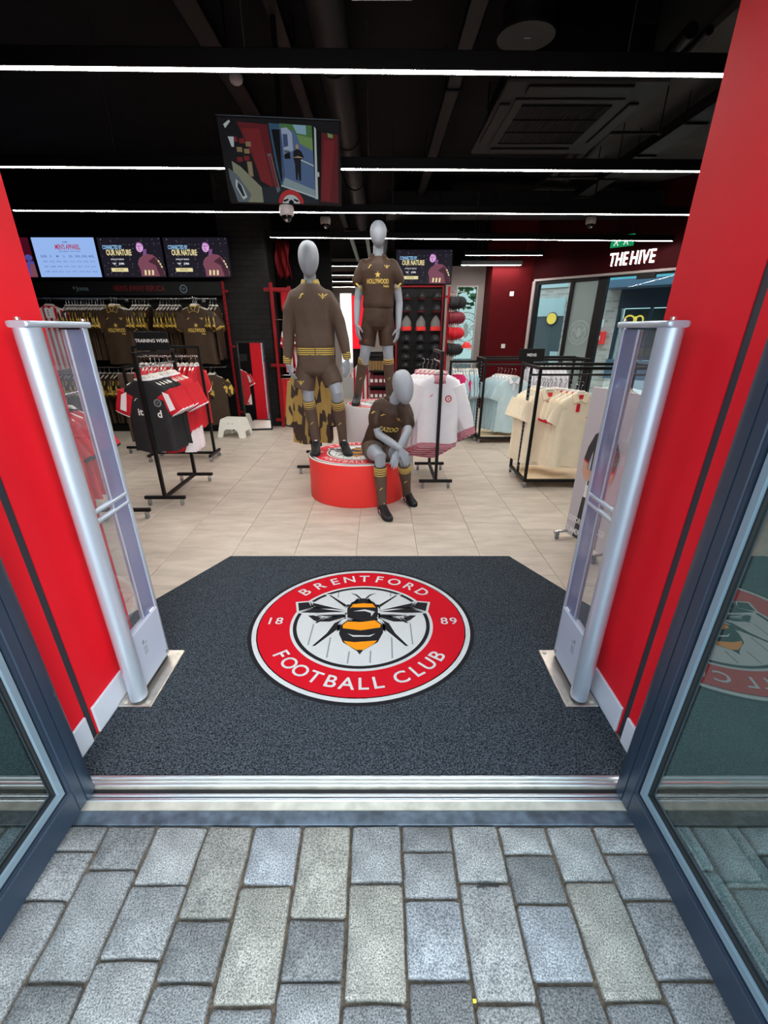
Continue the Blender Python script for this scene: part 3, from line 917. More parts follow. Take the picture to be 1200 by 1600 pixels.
# ------------------------------------------------------------------ the two glass door leaves, swung out
def door(nm, xi, sgn, lab):
    d = bpy.data.objects.new(nm, None); COL.objects.link(d); d['kind'] = 'structure'; d.location = (xi, 1.12, 0)
    T = .058
    x0, x1 = (xi, xi + T) if sgn > 0 else (xi - T, xi)
    xm = (x0 + x1) / 2
    Y0 = .06
    def rr(y, z0, z1): return None
    # hinge stile: flat board plus the rounded finger guard
    MB().cbox(x0, x1, 1.056, 1.098, .02, 2.5, .003).build('stile', 'frame', d)
    a = MB()
    prof = [(x0, 1.100)] + [(xm - (x1 - x0) / 2 * cos(t * pi / 10), 1.118 + .052 * sin(t * pi / 10)) for t in range(11)] + [(x1, 1.100)]
    a.prism(prof, lambda x, y: (x, y, .016), lambda x, y: (x, y, 2.5))
    o = a.build('finger_guard', 'frame', d)
    for p in o.data.polygons: p.use_smooth = True
    o.data.set_sharp_from_angle(angle=radians(35))
    MB().cbox(x0, x1, Y0, Y0 + .09, .02, 2.5, .003).build('stile', 'frame', d)
    MB().cbox(x0, x1, Y0 + .09, 1.056, .02, .125, .003).build('rail', 'frame', d)
    MB().cbox(x0, x1, Y0 + .09, 1.056, 2.38, 2.5, .003).build('rail', 'frame', d)
    # stepped glazing frame: gasket line, light bead, gasket, glass
    s = sgn
    def fr(name, m, ya, yb, za, zb, w, dep0, dep1):
        xa, xb = xi + s * dep0, xi + s * dep1
        xa, xb = min(xa, xb), max(xa, xb)
        MB().box(xa, xb, yb - w, yb, za, zb).box(xa, xb, ya, ya + w, za, zb).box(xa, xb, ya + w, yb - w, za, za + w).box(xa, xb, ya + w, yb - w, zb - w, zb).build(name, m, d)
    fr('outer_step', 'frame', Y0 + .09, 1.056, .125, 2.38, .012, .004, .05)
    fr('gasket', 'gasket', Y0 + .102, 1.044, .137, 2.368, .009, .012, .05)
    fr('glazing_bead', 'bead', Y0 + .111, 1.035, .146, 2.359, .022, .006, .048)
    fr('gasket', 'gasket', Y0 + .133, 1.013, .168, 2.337, .006, .016, .044)
    g0, g1 = xi + s * .024, xi + s * .032
    MB().box(min(g0, g1), max(g0, g1), Y0 + .135, 1.011, .170, 2.335).build('pane', 'door_glass', d)
    MB().cbox(min(xi, xi - s * .05), max(xi, xi - s * .05), Y0 + .03, Y0 + .05, 1.0, 1.02, .002).cyl((xi - s * .05, Y0 + .04, .8), (xi - s * .05, Y0 + .04, 1.3), .014, n=12).cbox(min(xi, xi - s * .05), max(xi, xi - s * .05), Y0 + .03, Y0 + .05, 1.2, 1.22, .002).build('pull_handle', 'steel', d)
    return d
door('door_1', -1.075, -1, '')
door('door_2', .885, 1, '')
struct('trim_2', MB().box(-1.226, -1.15, 1.16, 1.19, 0, 2.75).box(.96, 1.03, 1.16, 1.19, 0, 2.75).box(-1.15, .96, 1.16, 1.19, 2.55, 2.75), 'frame')

# ------------------------------------------------------------------ entrance mat
mt = MB()
out = [(-1.212, 1.217), (1.016, 1.217), (1.016, 1.853), (1.60, 1.853), (.991, 3.118), (-1.151, 3.118), (-1.76, 1.853), (-1.212, 1.853)]
mt.prism(out, lambda x, y: (x, y, 0), lambda x, y: (x, y, .008))
mat_o = mt.build('entrance_mat', 'carpet')
tag(mat_o, 'large charcoal entrance mat with a round red bee crest', 'mat')
ed = MB()
for i in range(3, 7):
    p, q = Vector(out[i]), Vector(out[(i + 1) % 8]); dd = (q - p).normalized(); nn = Vector((dd.y, -dd.x)) * .012
    if i in (3, 4, 5):
        ed.add([(p.x, p.y, 0), (q.x, q.y, 0), (q.x + nn.x, q.y + nn.y, 0), (p.x + nn.x, p.y + nn.y, 0), (p.x, p.y, .0085), (q.x, q.y, .0085)], [(4, 5, 2, 3), (0, 3, 2, 1), (0, 1, 5, 4), (0, 4, 3), (1, 2, 5)])
ed.build('rubber_edge', 'gasket', mat_o)
def knit(name, col):
    return mat(name, col, .9, bump=.6, bs=260, var=.06, vs=200, spec=.1)
KN = (knit('mat_red', rgb(198, 18, 36)), knit('mat_white', rgb(202, 206, 208)), knit('mat_black', rgb(34, 34, 38)), knit('mat_orange', rgb(240, 150, 24)), knit('mat_grey', rgb(134, 142, 148)))
emblem(mat_o, lambda x, y, k: Vector((-.11 + x * .638, 2.236 + y * .645, .0084 + k * .0005)), KN)

# ------------------------------------------------------------------ garments on hangers
def garment_mb(W_=.46, L=.70, sl=.22, sw=.19, T=.045, droop=58, seed=0, band=0, cuff=0, fold=.006, hemwave=.01):
    """hanging top: hook on the rail at the origin, front towards -Y; slot 0 body, 1 sleeve, 2 trim"""
    rr = random.Random(seed)
    ph, ph2 = rr.uniform(0, 6), rr.uniform(0, 6)
    hw = W_ / 2; zn = -.105
    zs = [(0, .075, .55), (-.015, .105, .8), (-.035, hw * .66, .95), (-.058, hw * .9, 1), (-.095, hw * .97, 1), (-.20, hw * .95, 1.05)]
    for q in (.45, .65, .82, .93):
        zs.append((-L * q if L * q > .22 else -.22, hw * (.95 + .05 * q), 1.1))
    if band:
        zs += [(-L + band + .012, hw * 1.02, 1.25), (-L + band, hw * .97, 1.0), (-L, hw * .95, 1.0)]
    else:
        zs.append((-L, hw * 1.02, 1.15))
    n = 28
    rings = []
    for z, w, t in zs:
        fr = min(1, max(0, (-z - .1) / L))
        ring = []
        for j in range(n):
            a = 2 * pi * j / n
            x = w * math.copysign(abs(cos(a)) ** .8, cos(a))
            y = T / 2 * t * math.copysign(abs(sin(a)) ** .7, sin(a))
            y += fold * (.25 + 1.6 * fr) * sin(x / hw * 5.2 + ph + 1.3 * z) * min(1, (1 - abs(x) / (w + .001)) * 4)
            zz = z + (hemwave * sin(x / hw * 4 + ph2) * (1 if z < -L * .9 else 0))
            ring.append((x, y, zn + zz))
        rings.append(ring)
    mb = MB()
    mb.loft(rings, 0, True, True)
    if band:
        nf = len(zs) - 2
        for k in range(len(mb.f)):
            if nf * n <= k < (nf + 1) * n: mb.mi[k] = 2
    for s in (-1, 1):
        dr = radians(droop + rr.uniform(-4, 4))
        d = Vector((s * cos(dr), 0, -sin(dr)))
        q = Vector((s * sin(dr), 0, cos(dr)))
        p0 = Vector((s * hw * .80, 0, zn - .115))
        rg = []
        cuts = [0, .3, .7, 1 - (cuff / sl if cuff else .04), 1.0]
        for i, t in enumerate(cuts):
            c = p0 + d * (sl * t) + Vector((0, rr.uniform(-.006, .006), 0))
            wv = sw / 2 * (1 - .22 * t) * (.86 if cuff and t >= 1 - cuff / sl - .001 else 1)
            rg.append(ell(c, q * wv, Vector((0, T * .5, 0)), 12, .8))
        st = len(mb.f)
        mb.loft(rg, 1, True, True)
        for k in range(st + 3 * 12, st + 4 * 12): mb.mi[k] = 2
        mb.mi[-1] = 2
    # neck ring
    mb.tube([Vector((.075 * cos(2 * pi * j / 14), T * .42 * sin(2 * pi * j / 14), zn + .002)) for j in range(15)], .009, 6, 2)
    return mb

def add_hanger(root, W_=.42, thick=.011, m=('hanger', 'wire')):
    a = MB(); zn = -.105; h = W_ * .42
    a.tube([(-h, 0, zn - .045), (-h * .45, 0, zn - .012), (-.03, 0, zn + .02), (.03, 0, zn + .02), (h * .45, 0, zn - .012), (h, 0, zn - .045)], [thick * .8, thick, thick * 1.5, thick * 1.5, thick, thick * .8], 8, 0)
    a.tube([(0, 0, zn + .02), (0, 0, -.03)] + [(.016 * sin(t * pi / 5), 0, -.008 - .022 * cos(t * pi / 5) + .005) for t in range(0, 7)], .003, 5, 1)
    return a.build('hanger', m, root)

def garment(name, mats, label, cat, group=None, **k):
    o = garment_mb(**k).build(name, mats, sharp=60)
    tag(o, label, cat, group)
    add_hanger(o, k.get('W_', .46) * .9)
    return o

def collar(root, m, T=.045, trim=None):
    """polo collar: two pointed flaps and a short placket"""
    a = MB(); zn = -.105
    for s in (-1, 1):
        y = -T * .75
        p = [(s * .006, y - .006, zn - .062), (s * .066, y - .002, zn - .086), (s * .090, y * .5, zn - .005), (s * .060, y * .3, zn + .024), (s * .048, y * .8, zn + .006)]
        q = [(x, yy + .008, z) for x, yy, z in p]
        a.add(p + q, [(0, 1, 2, 3, 4), (9, 8, 7, 6, 5)] + [(i, (i + 1) % 5, 5 + (i + 1) % 5, 5 + i) for i in range(5)])
    a.box(-.014, .014, -T * .62, -T * .5, zn - .17, zn - .045)
    a.build('collar', m, root)
    if trim:
        t = MB()
        for s in (-1, 1):
            t.tube([(s * .006, -T * .75 - .009, zn - .063), (s * .066, -T * .75 - .005, zn - .087), (s * .090, -T * .4, zn - .006)], .0035, 5)
            t.tube([(s * .006, -T * .75 - .008, zn - .060), (s * .048, -T * .6 - .006, zn + .006)], .0025, 5)
        t.build('collar_trim', trim, root)

def front_text(root, s, z, size, m, T=.045, width=None, bold=.03, name='lettering', x0=0):
    """print on the front of a hanging shirt, laid on its surface"""
    bv = BVHTree.FromPolygons([v.co for v in root.data.vertices], [p.vertices for p in root.data.polygons])
    a = MB()
    def f(x, y):
        h = bv.ray_cast(Vector((x0 + x, -.5, z + y)), Vector((0, 1, 0)))[0]
        return Vector((x0 + x, (h.y if h else -T / 2) - .003, z + y))
    if isinstance(s, str):
        write(a, s, size, f, 0, bold, width)
    else:
        for p in s:
            a.poly([f(x * size, y * size) for x, y in p])
    return a.build(name, m, root)
STAR = [[(sin(k * pi / 5) * (1 if k % 2 == 0 else .42), cos(k * pi / 5) * (1 if k % 2 == 0 else .42)) for k in range(10)]]
SWOOSH = [[(-1, -.45), (-.55, -.5), (-.1, -.3), (.1, .12), (.45, .35), (1, .4), (.5, .58), (.0, .5), (-.28, .1), (-.5, -.22)]]
BEE = [[(-1, .55), (-.2, .1), (-.25, -.05), (-.85, .2)], [(1, .55), (.2, .1), (.25, -.05), (.85, .2)], [(-.12, .55), (.12, .55), (.2, .1), (0, .0), (-.2, .1)], [(-.25, -.05), (.25, -.05), (.2, -.35), (0, -.7), (-.2, -.35)], [(-.3, -.1), (-.75, -.35), (-.2, -.2)], [(.3, -.1), (.75, -.35), (.2, -.2)]]
def round_badge(root, x, z, r, T, m=('print_red', 'print_white')):
    bv = BVHTree.FromPolygons([v.co for v in root.data.vertices], [p.vertices for p in root.data.polygons])
    def f(px, py, k):
        h = bv.ray_cast(Vector((x + px * r, -.5, z + py * r)), Vector((0, 1, 0)))[0]
        return Vector((x + px * r, (h.y if h else -T / 2) - .0025 - k * .0008, z + py * r))
    a = MB()
    disc(a, f, 1, 0, 0, 24); disc(a, f, .66, 1, 1, 20)
    for p in BEE: a.poly([f(q[0] * .5, q[1] * .6, 2) for q in p], 0)
    return a.build('badge', m, root)
def price_tag(root, x, z, T, m='print_red'):
    a = MB(); a.cbox(x - .018, x + .018, -T * .5 - .022, -T * .5 - .019, z - .04, z + .04, .001)
    return a.build('swing_tag', m, root)

# ------------------------------------------------------------------ racks
def castor(mb, x, y, r=.024):
    mb.cyl((x - .011, y, r), (x + .011, y, r), r, n=14, mi=0, sm=False)
    mb.cyl((x - .013, y, r), (x + .013, y, r), r * .45, n=10, mi=1, sm=False)
    mb.box(x - .016, x - .012, y - .012, y + .012, r - .004, r * 2 + .012, 1).box(x + .012, x + .016, y - .012, y + .012, r - .004, r * 2 + .012, 1)
    mb.cyl((x, y, r * 2 + .008), (x, y, r * 2 + .022), .012, n=8, mi=1)

def t_rack(label, loc, L=.8, H=1.38, fw=.40, rail=1.28, rz=0, group='black rolling clothes racks', W_=0.032):
    r = thing('clothes_rack', label, 'clothes rack', (0, 0, 0), group)
    h = W_ / 2; zb = .07
    for y in (0, L):
        MB().cbox(-h, h, y - h, y + h, zb + W_, H, .003).build('post', 'black', r)
        MB().cbox(-fw / 2, fw / 2, y - h, y + h, zb, zb + W_, .003).build('foot_bar', 'black', r)
        for x in (-fw / 2 + .04, fw / 2 - .04):
            a = MB(); castor(a, x, y); a.build('castor', ('rubber', 'wire'), r)
    MB().cbox(-h, h, h, L - h, zb, zb + W_, .003).build('base_bar', 'black', r)
    MB().cbox(-h, h, h, L - h, H - W_, H, .003).build('top_bar', 'black', r)
    MB().cyl((0, h, rail), (0, L - h, rail), .011, n=12).build('hanging_rail', 'wire', r)
    r.location = loc; r.rotation_euler = (0, 0, rz)
    return r

def frame_rack(label, loc, WX, WY, H=1.24, group='black framed gondola racks'):
    r = thing('display_rack', label, 'clothes rack', (0, 0, 0), group)
    w = .03
    for x in (0, WX):
        for y in (0, WY):
            MB().cbox(x - w / 2, x + w / 2, y - w / 2, y + w / 2, .065, H, .003).build('post', 'black', r)
            a = MB(); castor(a, x, y, .022); a.build('castor', ('rubber', 'wire'), r)
    for y in (0, WY):
        MB().cbox(w / 2, WX - w / 2, y - w / 2, y + w / 2, H - w, H, .003).build('top_bar', 'black', r)
        MB().cbox(w / 2, WX - w / 2, y - w / 2, y + w / 2, .065, .065 + w, .003).build('bottom_bar', 'black', r)
    for x in (0, WX):
        MB().cbox(x - w / 2, x + w / 2, w / 2, WY - w / 2, H - w, H, .003).build('top_bar', 'black', r)
        MB().cbox(x - w / 2, x + w / 2, w / 2, WY - w / 2, .065, .065 + w, .003).build('bottom_bar', 'black', r)
        q = MB().cbox(x - .012, x + .012, WY / 2 - .015, WY / 2 + .015, .095, H - w, .002).build('slotted_upright', 'black', r)
        a = MB()
        for k in range(22):
            z = .16 + k * .046
            for xs in (x - .0128, x + .0124):
                a.box(xs, xs + .0005, WY / 2 - .005, WY / 2 + .005, z, z + .022)
            for ys in (WY / 2 - .0158, WY / 2 + .0153):
                a.box(x - .005, x + .005, ys, ys + .0005, z, z + .022)
        a.build('slots', 'bead', q)
    MB().cbox(w / 2, WX - w / 2, w / 2, WY - w / 2, .078, .10, .003).build('shelf', 'wood', r)
    MB().cyl((w / 2, WY * .5, H - .10), (WX - w / 2, WY * .5, H - .10), .011, n=12).build('hanging_rail', 'black', r)
    r.location = loc
    return r

def sign_panel(label, loc, text, w, h, rz=0, tilt=0, size=.05):
    r = thing('rack_sign', label, 'sign', (0, 0, 0))
    MB().cbox(-w / 2, w / 2, -.006, .006, 0, h, .003).build('panel', 'sign_face', r)
    a = MB(); write(a, text, size, lambda x, y: Vector((x, -.0075, h * .5 + y)), 0, .02)
    a.build('lettering', 'print_white', r)
    MB().cbox(-.03, .03, -.014, .014, -.012, .004, .002).build('clip_foot', 'black', r)
    r.location = loc; r.rotation_euler = (tilt, 0, rz)
    return r

# training wear rack and its shirts
t_rack('black rolling rack under the TRAINING WEAR sign', (-2.12, 4.25, 0), .80, 1.40)
sign_panel('black TRAINING WEAR sign standing on top of the rolling rack', (-2.02, 4.42, 1.41), 'TRAINING WEAR', .30, .15, rz=-.02, size=.038)
rg = random.Random(5)
NTH = ('', 'second', 'third', 'fourth', 'fifth', 'sixth', 'seventh', 'eighth', 'ninth')
def red_sleeve_print(o):
    a = MB()
    return a
blk = garment('training_shirt', ('black_fab', 'red', 'white_fab'), 'foremost black training shirt with red sleeves on the TRAINING WEAR rack', 'shirt', 'training shirts on the rolling rack', W_=.40, L=.64, sl=.20, T=.05, droop=62, seed=1)
a = front_text(blk, SWOOSH, -.27, .022, 'print_white', x0=-.09, name='chest_mark'); round_badge(blk, .10, -.30, .035, .05, ('print_grey', 'print_black'))
front_text(blk, 'd', -.40, .09, 'print_white', x0=.10); front_text(blk, 'it', -.38, .085, 'print_white', x0=-.07)
def panels(root, m, W_):
    """white wedge panels on sleeves and sides"""
    a = MB(); hw = W_ / 2; zn = -.105
    for s in (-1, 1):
        for y in (-.031, .031):
            p = [(s * hw * .80, y, zn - .10), (s * (hw * .80 + .05), y, zn - .12), (s * (hw * .80 + .09), y * .95, zn - .25), (s * (hw * .8 + .04), y * .95, zn - .27)]
            a.add(p + [(x, yy * .8, z) for x, yy, z in p], [(0, 1, 2, 3), (7, 6, 5, 4)] + [(i, (i + 1) % 4, 4 + (i + 1) % 4, 4 + i) for i in range(4)])
    a.build('sleeve_panels', m, root)
panels(blk, 'white_fab', .40)
blk.location = (-2.12, 4.31, 1.275)
for k in range(1, 6):
    dup(blk, (-2.12 + rg.uniform(-.01, .01), 4.31 + .065 * k, 1.275), rg.uniform(-.08, .08), NTH[k + 0] + ' black red-sleeved training shirt counted from the front of its rack')
rd = garment('training_shirt', ('red', 'red', 'white_fab'), 'red white-panelled training shirt right behind the black ones', 'shirt', 'training shirts on the rolling rack', W_=.42, L=.74, sl=.22, T=.05, droop=62, seed=2)
panels(rd, 'white_fab', .42)
a = MB()
for s in (-1, 1):
    for y in (-.036, .036):
        p = [(s * .16, y * .9, -.72), (s * .215, y * .5, -.62), (s * .215, y * .5, -.845), (s * .10, y * .95, -.845)]
        a.add(p + [(x, yy * .6, z) for x, yy, z in p], [(0, 1, 2, 3), (7, 6, 5, 4)] + [(i, (i + 1) % 4, 4 + (i + 1) % 4, 4 + i) for i in range(4)])
a.build('hem_print', 'white_fab', rd)
rd.location = (-2.12, 4.70, 1.275)
for k in range(1, 5):
    dup(rd, (-2.12 + rg.uniform(-.01, .01), 4.70 + .068 * k, 1.275), rg.uniform(-.08, .08), NTH[k] + ' red white-panelled training shirt counted from the black ones')
# rack behind, along the wall, with red tops edge on
t_rack('black rolling rack standing crosswise behind the training wear rack', (-2.22, 6.05, 0), .80, 1.40, rz=pi / 2)
rt = garment('red_tshirt', ('red', 'red', 'white_fab'), 'red top hanging edge-on on the crosswise rack behind the training wear', 'shirt', 'red tops on the crosswise rack', W_=.42, L=.72, T=.04, seed=4)
rt.location = (-2.95, 6.05, 1.275); rt.rotation_euler = (0, 0, pi / 2 + .06)
for k in range(1, 13):
    dup(rt, (-2.95 + .056 * k, 6.05 + rg.uniform(-.015, .015), 1.275), pi / 2 + rg.uniform(-.12, .12))

# white jackets
t_rack('black rolling rack carrying the white jackets', (.605, 4.79, 0), .72, 1.385, fw=.36)
jk = garment('track_jacket', ('white_fab', 'white_fab', 'redwhite_knit'), 'foremost white jacket with red striped hem and round red badge', 'jacket', 'white jackets on the rolling rack', W_=.44, L=.74, sl=.52, sw=.17, T=.07, droop=71, seed=3, band=.085, cuff=.075, fold=.010)
front_text(jk, SWOOSH, -.31, .022, 'print_red', .07, x0=-.08, name='chest_mark'); round_badge(jk, .095, -.34, .034, .07)
def tallcollar(root, T=.07):
    a = MB(); zn = -.105
    rings = []
    for z, w in ((-.045, .105), (-.01, .088), (.03, .075)):
        rings.append([(w * sin(t), -T * .62 * cos(t) * 1.0, zn + z - (.05 * (1 - abs(t) / pi) if abs(t) < 1.4 else 0)) for t in [(-pi + 2 * pi * j / 22) for j in range(23)]])
    a.loft(rings, 0, True, False, False)
    o = a.build('collar', 'redwhite_v', root)
    s = o.modifiers.new('s', 'SOLIDIFY'); s.thickness = .008
tallcollar(jk)
front_text(jk, [[(-.1, -1), (.1, -1), (.1, 1), (-.1, 1)]], -.50, .27, 'white', .07, name='zip')
jk.location = (.605, 4.90, 1.275)
for k, l in enumerate(('second white striped-hem jacket from the front of the rack', 'third white striped-hem jacket from the front of the rack', 'fourth white striped-hem jacket from the front of the rack', 'rearmost white striped-hem jacket on the rack')):
    dup(jk, (.605 - .035 * (k + 1), 4.90 + .10 * (k + 1), 1.275), -.05 * (k + 1), l, sc=(1 + .025 * (k + 1), 1, 1 + .058 * (k + 1)))
# patterned tops behind the left mannequin
t_rack('black rolling rack with brown and gold shard-print tops', (-.80, 5.36, 0), .75, 1.36)
cm = garment('patterned_shirt', ('camo', 'camo', 'black_fab'), 'foremost brown and gold shard-print top behind the red podium', 'shirt', 'shard-print tops behind the podium', W_=.46, L=.80, sl=.50, sw=.13, T=.06, droop=83, seed=8, fold=.012)
cm.location = (-.80, 5.44, 1.26)
a = MB()
for k in range(4):
    a.box(.08 + .035 * k, .10 + .035 * k, -.045, -.04, -.80, -.76)
a.build('hem_tags', 'print_white', cm)
for k, l in enumerate(('second shard-print top on the rack behind the podium', 'third shard-print top on the rack behind the podium', 'rearmost shard-print top on the rack behind the podium')):
    dup(cm, (-.80 - .01 * k, 5.44 + .12 * (k + 1), 1.26), .06 - .05 * k, l)
# rack left of the antenna, mostly hidden behind the red wall
t_rack('black rolling rack glimpsed through the left glass antenna', (-2.44, 3.16, 0), .75, 1.30, fw=.66, rail=1.12)
r5 = garment('red_tshirt', ('red', 'red', 'black_fab'), 'red top glimpsed through the left glass antenna', 'shirt', 'red tops behind the left antenna', W_=.44, L=.66, T=.05, droop=58, seed=6)
r5.location = (-2.44, 3.24, 1.115)
for k in range(1, 5):
    dup(r5, (-2.44, 3.24 + .11 * k, 1.115), rg.uniform(-.1, .1))

# ------------------------------------------------------------------ right-hand gondolas
frame_rack('black framed rack of cream polo shirts with a wooden base', (1.59, 4.82, 0), 1.25, .60, 1.245)
sign_panel('black MENS sign on the back bar of the cream polo rack', (1.665, 5.42, 1.257), 'MENS', .28, .13, size=.042)
frame_rack('black framed rack of pale blue shirts farther back', (1.51, 7.0, 0), 1.5, .60, 1.20)
cp = garment('polo_shirt', ('cream', 'cream', 'cream'), 'front cream polo shirt with red neck tag and red swing tag', 'shirt', 'cream polo shirts', W_=.41, L=.76, sl=.20, sw=.17, T=.05, droop=66, seed=10, fold=.014)
collar(cp, 'cream', .045, 'cream_dark'); price_tag(cp, -.02, -.235, .06)
front_text(cp, BEE, -.335, .022, 'print_red', x0=.10, name='chest_mark'); front_text(cp, [[(-1, -1), (1, -1), (1, 1), (-1, 1)]], -.83, .02, 'print_red', x0=.13, name='hem_tag')
a = MB(); a.cbox(-.022, .022, -.036, -.033, -.150, -.108, .001); a.build('neck_tag', 'print_red', cp)
cp.location = (2.05, 4.87, 1.085)
cf = garment('polo_shirt', ('cream', 'cream', 'print_red'), 'cream polo shirt with red striped sleeve cuffs', 'shirt', 'cream polo shirts', W_=.41, L=.77, sl=.20, sw=.17, T=.05, droop=66, seed=11, fold=.015, cuff=.022)
collar(cf, 'cream', .045, 'cream_dark')
cf.location = (2.02, 4.94, 1.085); cf['label'] = 'cream polo with red sleeve cuffs just behind the front one'
for k in range(1, 5):
    dup(cf, (2.02 - .035 * k, 4.94 + .06 * k, 1.085), -.04 * k, NTH[k] + ' cream red-cuffed polo counted back from the front polo')
for k in range(7):
    dup(cp, (1.80 - .012 * k, 5.06 + .045 * k, 1.085), -.06, 'cream polo in the left-hand run by the slotted upright')
for k in range(5):
    dup(cf, (2.48 + .05 * k, 5.05 + .05 * k, 1.085), rg.uniform(-.1, .1), 'cream top half hidden behind the grey poster board')
pb = garment('jersey_shirt', ('ltblue', 'ltblue', 'ltblue'), 'front pale blue polo shirt with a small round badge', 'shirt', 'pale blue shirts facing the door', W_=.44, L=.78, sl=.21, sw=.18, T=.05, droop=64, seed=14, fold=.014)
collar(pb, 'white_fab', .045, 'print_grey'); round_badge(pb, .12, -.32, .03, .045)
pb.location = (1.96, 7.06, 1.04)
for k in range(1, 6):
    dup(pb, (1.96 - .035 * k, 7.06 + .06 * k, 1.04), -.03 * k, NTH[k] + ' pale blue polo counted back from the front one')
be = garment('jersey_shirt', ('ltblue', 'ltblue', 'ltblue'), 'pale blue shirt hanging edge-on left of the blue polo rack', 'shirt', 'pale blue shirts hanging edge-on', W_=.44, L=.80, sl=.26, sw=.18, T=.035, droop=64, seed=15, fold=.008)
be.location = (1.10, 7.3, 1.12); be.rotation_euler = (0, 0, pi / 2)
for k in range(1, 11):
    dup(be, (1.10 + .035 * k, 7.3 + rg.uniform(-.012, .012), 1.12), pi / 2 + rg.uniform(-.06, .06))
t_rack('black rolling rack of edge-on pale blue shirts', (1.475, 7.3, 0), .42, 1.16, rail=1.125, rz=pi / 2)
pk = garment('magenta_vest', ('pink', 'pink', 'pink'), 'bright magenta top beside the edge-on pale blue shirts', 'shirt', None, W_=.34, L=.42, sl=.12, sw=.15, T=.06, seed=16)
pk.location = (1.135, 7.05, 1.08)
pk2 = tag(MB().cyl((1.135, 7.03, 1.075), (1.135, 7.28, 1.10), .008, n=8).build('peg_arm', 'wire'), 'short chrome peg holding the magenta top', 'hook')
wb = garment('jersey_shirt', ('white_fab', 'white_fab', 'white_fab'), 'white shirt hanging edge-on by the windows', 'shirt', 'white shirts by the windows', W_=.42, L=.6, T=.04, seed=17)
wb.location = (2.36, 7.75, 1.13); wb.rotation_euler = (0, 0, pi / 2)
for k in range(1, 9):
    dup(wb, (2.36 + .07 * k, 7.75, 1.13), pi / 2 + rg.uniform(-.06, .06))
t_rack('black rolling rack of white shirts by the windows', (3.06, 7.75, 0), .78, 1.2, rail=1.135, rz=pi / 2)

# poster board on castors
PD = Vector((.25484, -.96698)); PO = Vector((1.566, 3.506))
PN = Vector((PD.y, -PD.x))          # faces the door
pr = thing('poster_board', 'tall pale grey poster board on castors showing a person with folded arms', 'poster', (PO.x, PO.y, 0))
def fp(u, z, k=0):
    p = PO + PD * u + PN * (.012 + .0012 * k)
    return Vector((p.x, p.y, z))
def fpb(u, z):
    p = PO + PD * u - PN * .012
    return Vector((p.x, p.y, z))
MB().prism([(0, .045), (.5, .045), (.5, 1.2), (0, 1.2)], lambda x, y: fp(x, y, -1), fpb).build('board', 'poster', pr)
pm = ('skin', 'charcoal', 'print_white', 'print_black', 'print_red')
a = MB()
a.poly([fp(*q, 1) for q in [(.10, .05), (.19, .05), (.215, .30), (.25, .30), (.29, .05), (.38, .05), (.365, .46), (.13, .46)]], 1)
a.poly([fp(*q, 2) for q in [(.13, .40), (.36, .40), (.35, .62), (.34, .88), (.26, .92), (.19, .92), (.14, .86), (.145, .62)]], 2)
a.poly([fp(*q, 3) for q in [(.19, .915), (.136, .885), (.085, .78), (.065, .69), (.12, .67), (.15, .76), (.15, .50), (.165, .50), (.20, .90)]], 1)
a.poly([fp(*q, 3) for q in [(.26, .92), (.32, .91), (.375, .86), (.415, .78), (.40, .66), (.375, .63), (.34, .66), (.33, .50), (.31, .50), (.25, .88)]], 1)
a.poly([fp(*q, 4) for q in [(.068, .685), (.12, .668), (.12, .62), (.25, .60), (.26, .56), (.14, .53), (.10, .545), (.066, .60)]], 0)
a.poly([fp(*q, 4) for q in [(.40, .655), (.345, .64), (.24, .565), (.235, .545), (.27, .52), (.35, .545), (.395, .60)]], 0)
a.poly([fp(*q, 5) for q in [(.20, .585), (.25, .60), (.285, .625), (.29, .60), (.26, .565), (.21, .555)]], 0)
a.poly([fp(*q, 5) for q in [(.066, .69), (.12, .672), (.12, .66), (.067, .675)]], 4)
a.poly([fp(*q, 5) for q in [(.402, .668), (.345, .65), (.345, .638), (.402, .655)]], 4)
a.poly([fp(*q, 3) for q in [(.195, .89), (.255, .89), (.255, .96), (.195, .96)]], 0)
a.poly([fp(.225 + .042 * cos(t * pi / 9), 1.0 + .06 * sin(t * pi / 9), 4) for t in range(18)], 0)
a.poly([fp(.225 + .046 * cos(t * pi / 9), 1.025 + .045 * sin(t * pi / 9), 5) for t in range(0, 10)], 1)
a.build('printed_person', pm, pr)
a = MB()
write(a, 'OXFORD CAMBRIDGE', .065, lambda x, y: fp(.232 + x, .195 + y, 6), 0, .02, width=.42)
write(a, 'SUMMER RANGE', .065, lambda x, y: fp(.172 + x, .10 + y, 6), 0, .02, width=.31)
a.build('lettering', 'print_white', pr)
for u in (.02, .48):
    p = PO + PD * u
    for s in (-1, 1):
        q = p + PN * (.10 * s)
        a = MB(); castor(a, q.x, q.y, .022); a.build('castor', ('rubber', 'wire'), pr)
    a = MB(); a.tube([(p.x - PN.x * .13, p.y - PN.y * .13, .062), (p.x + PN.x * .13, p.y + PN.y * .13, .062)], .012, 8); a.build('foot_bar', 'wire', pr)

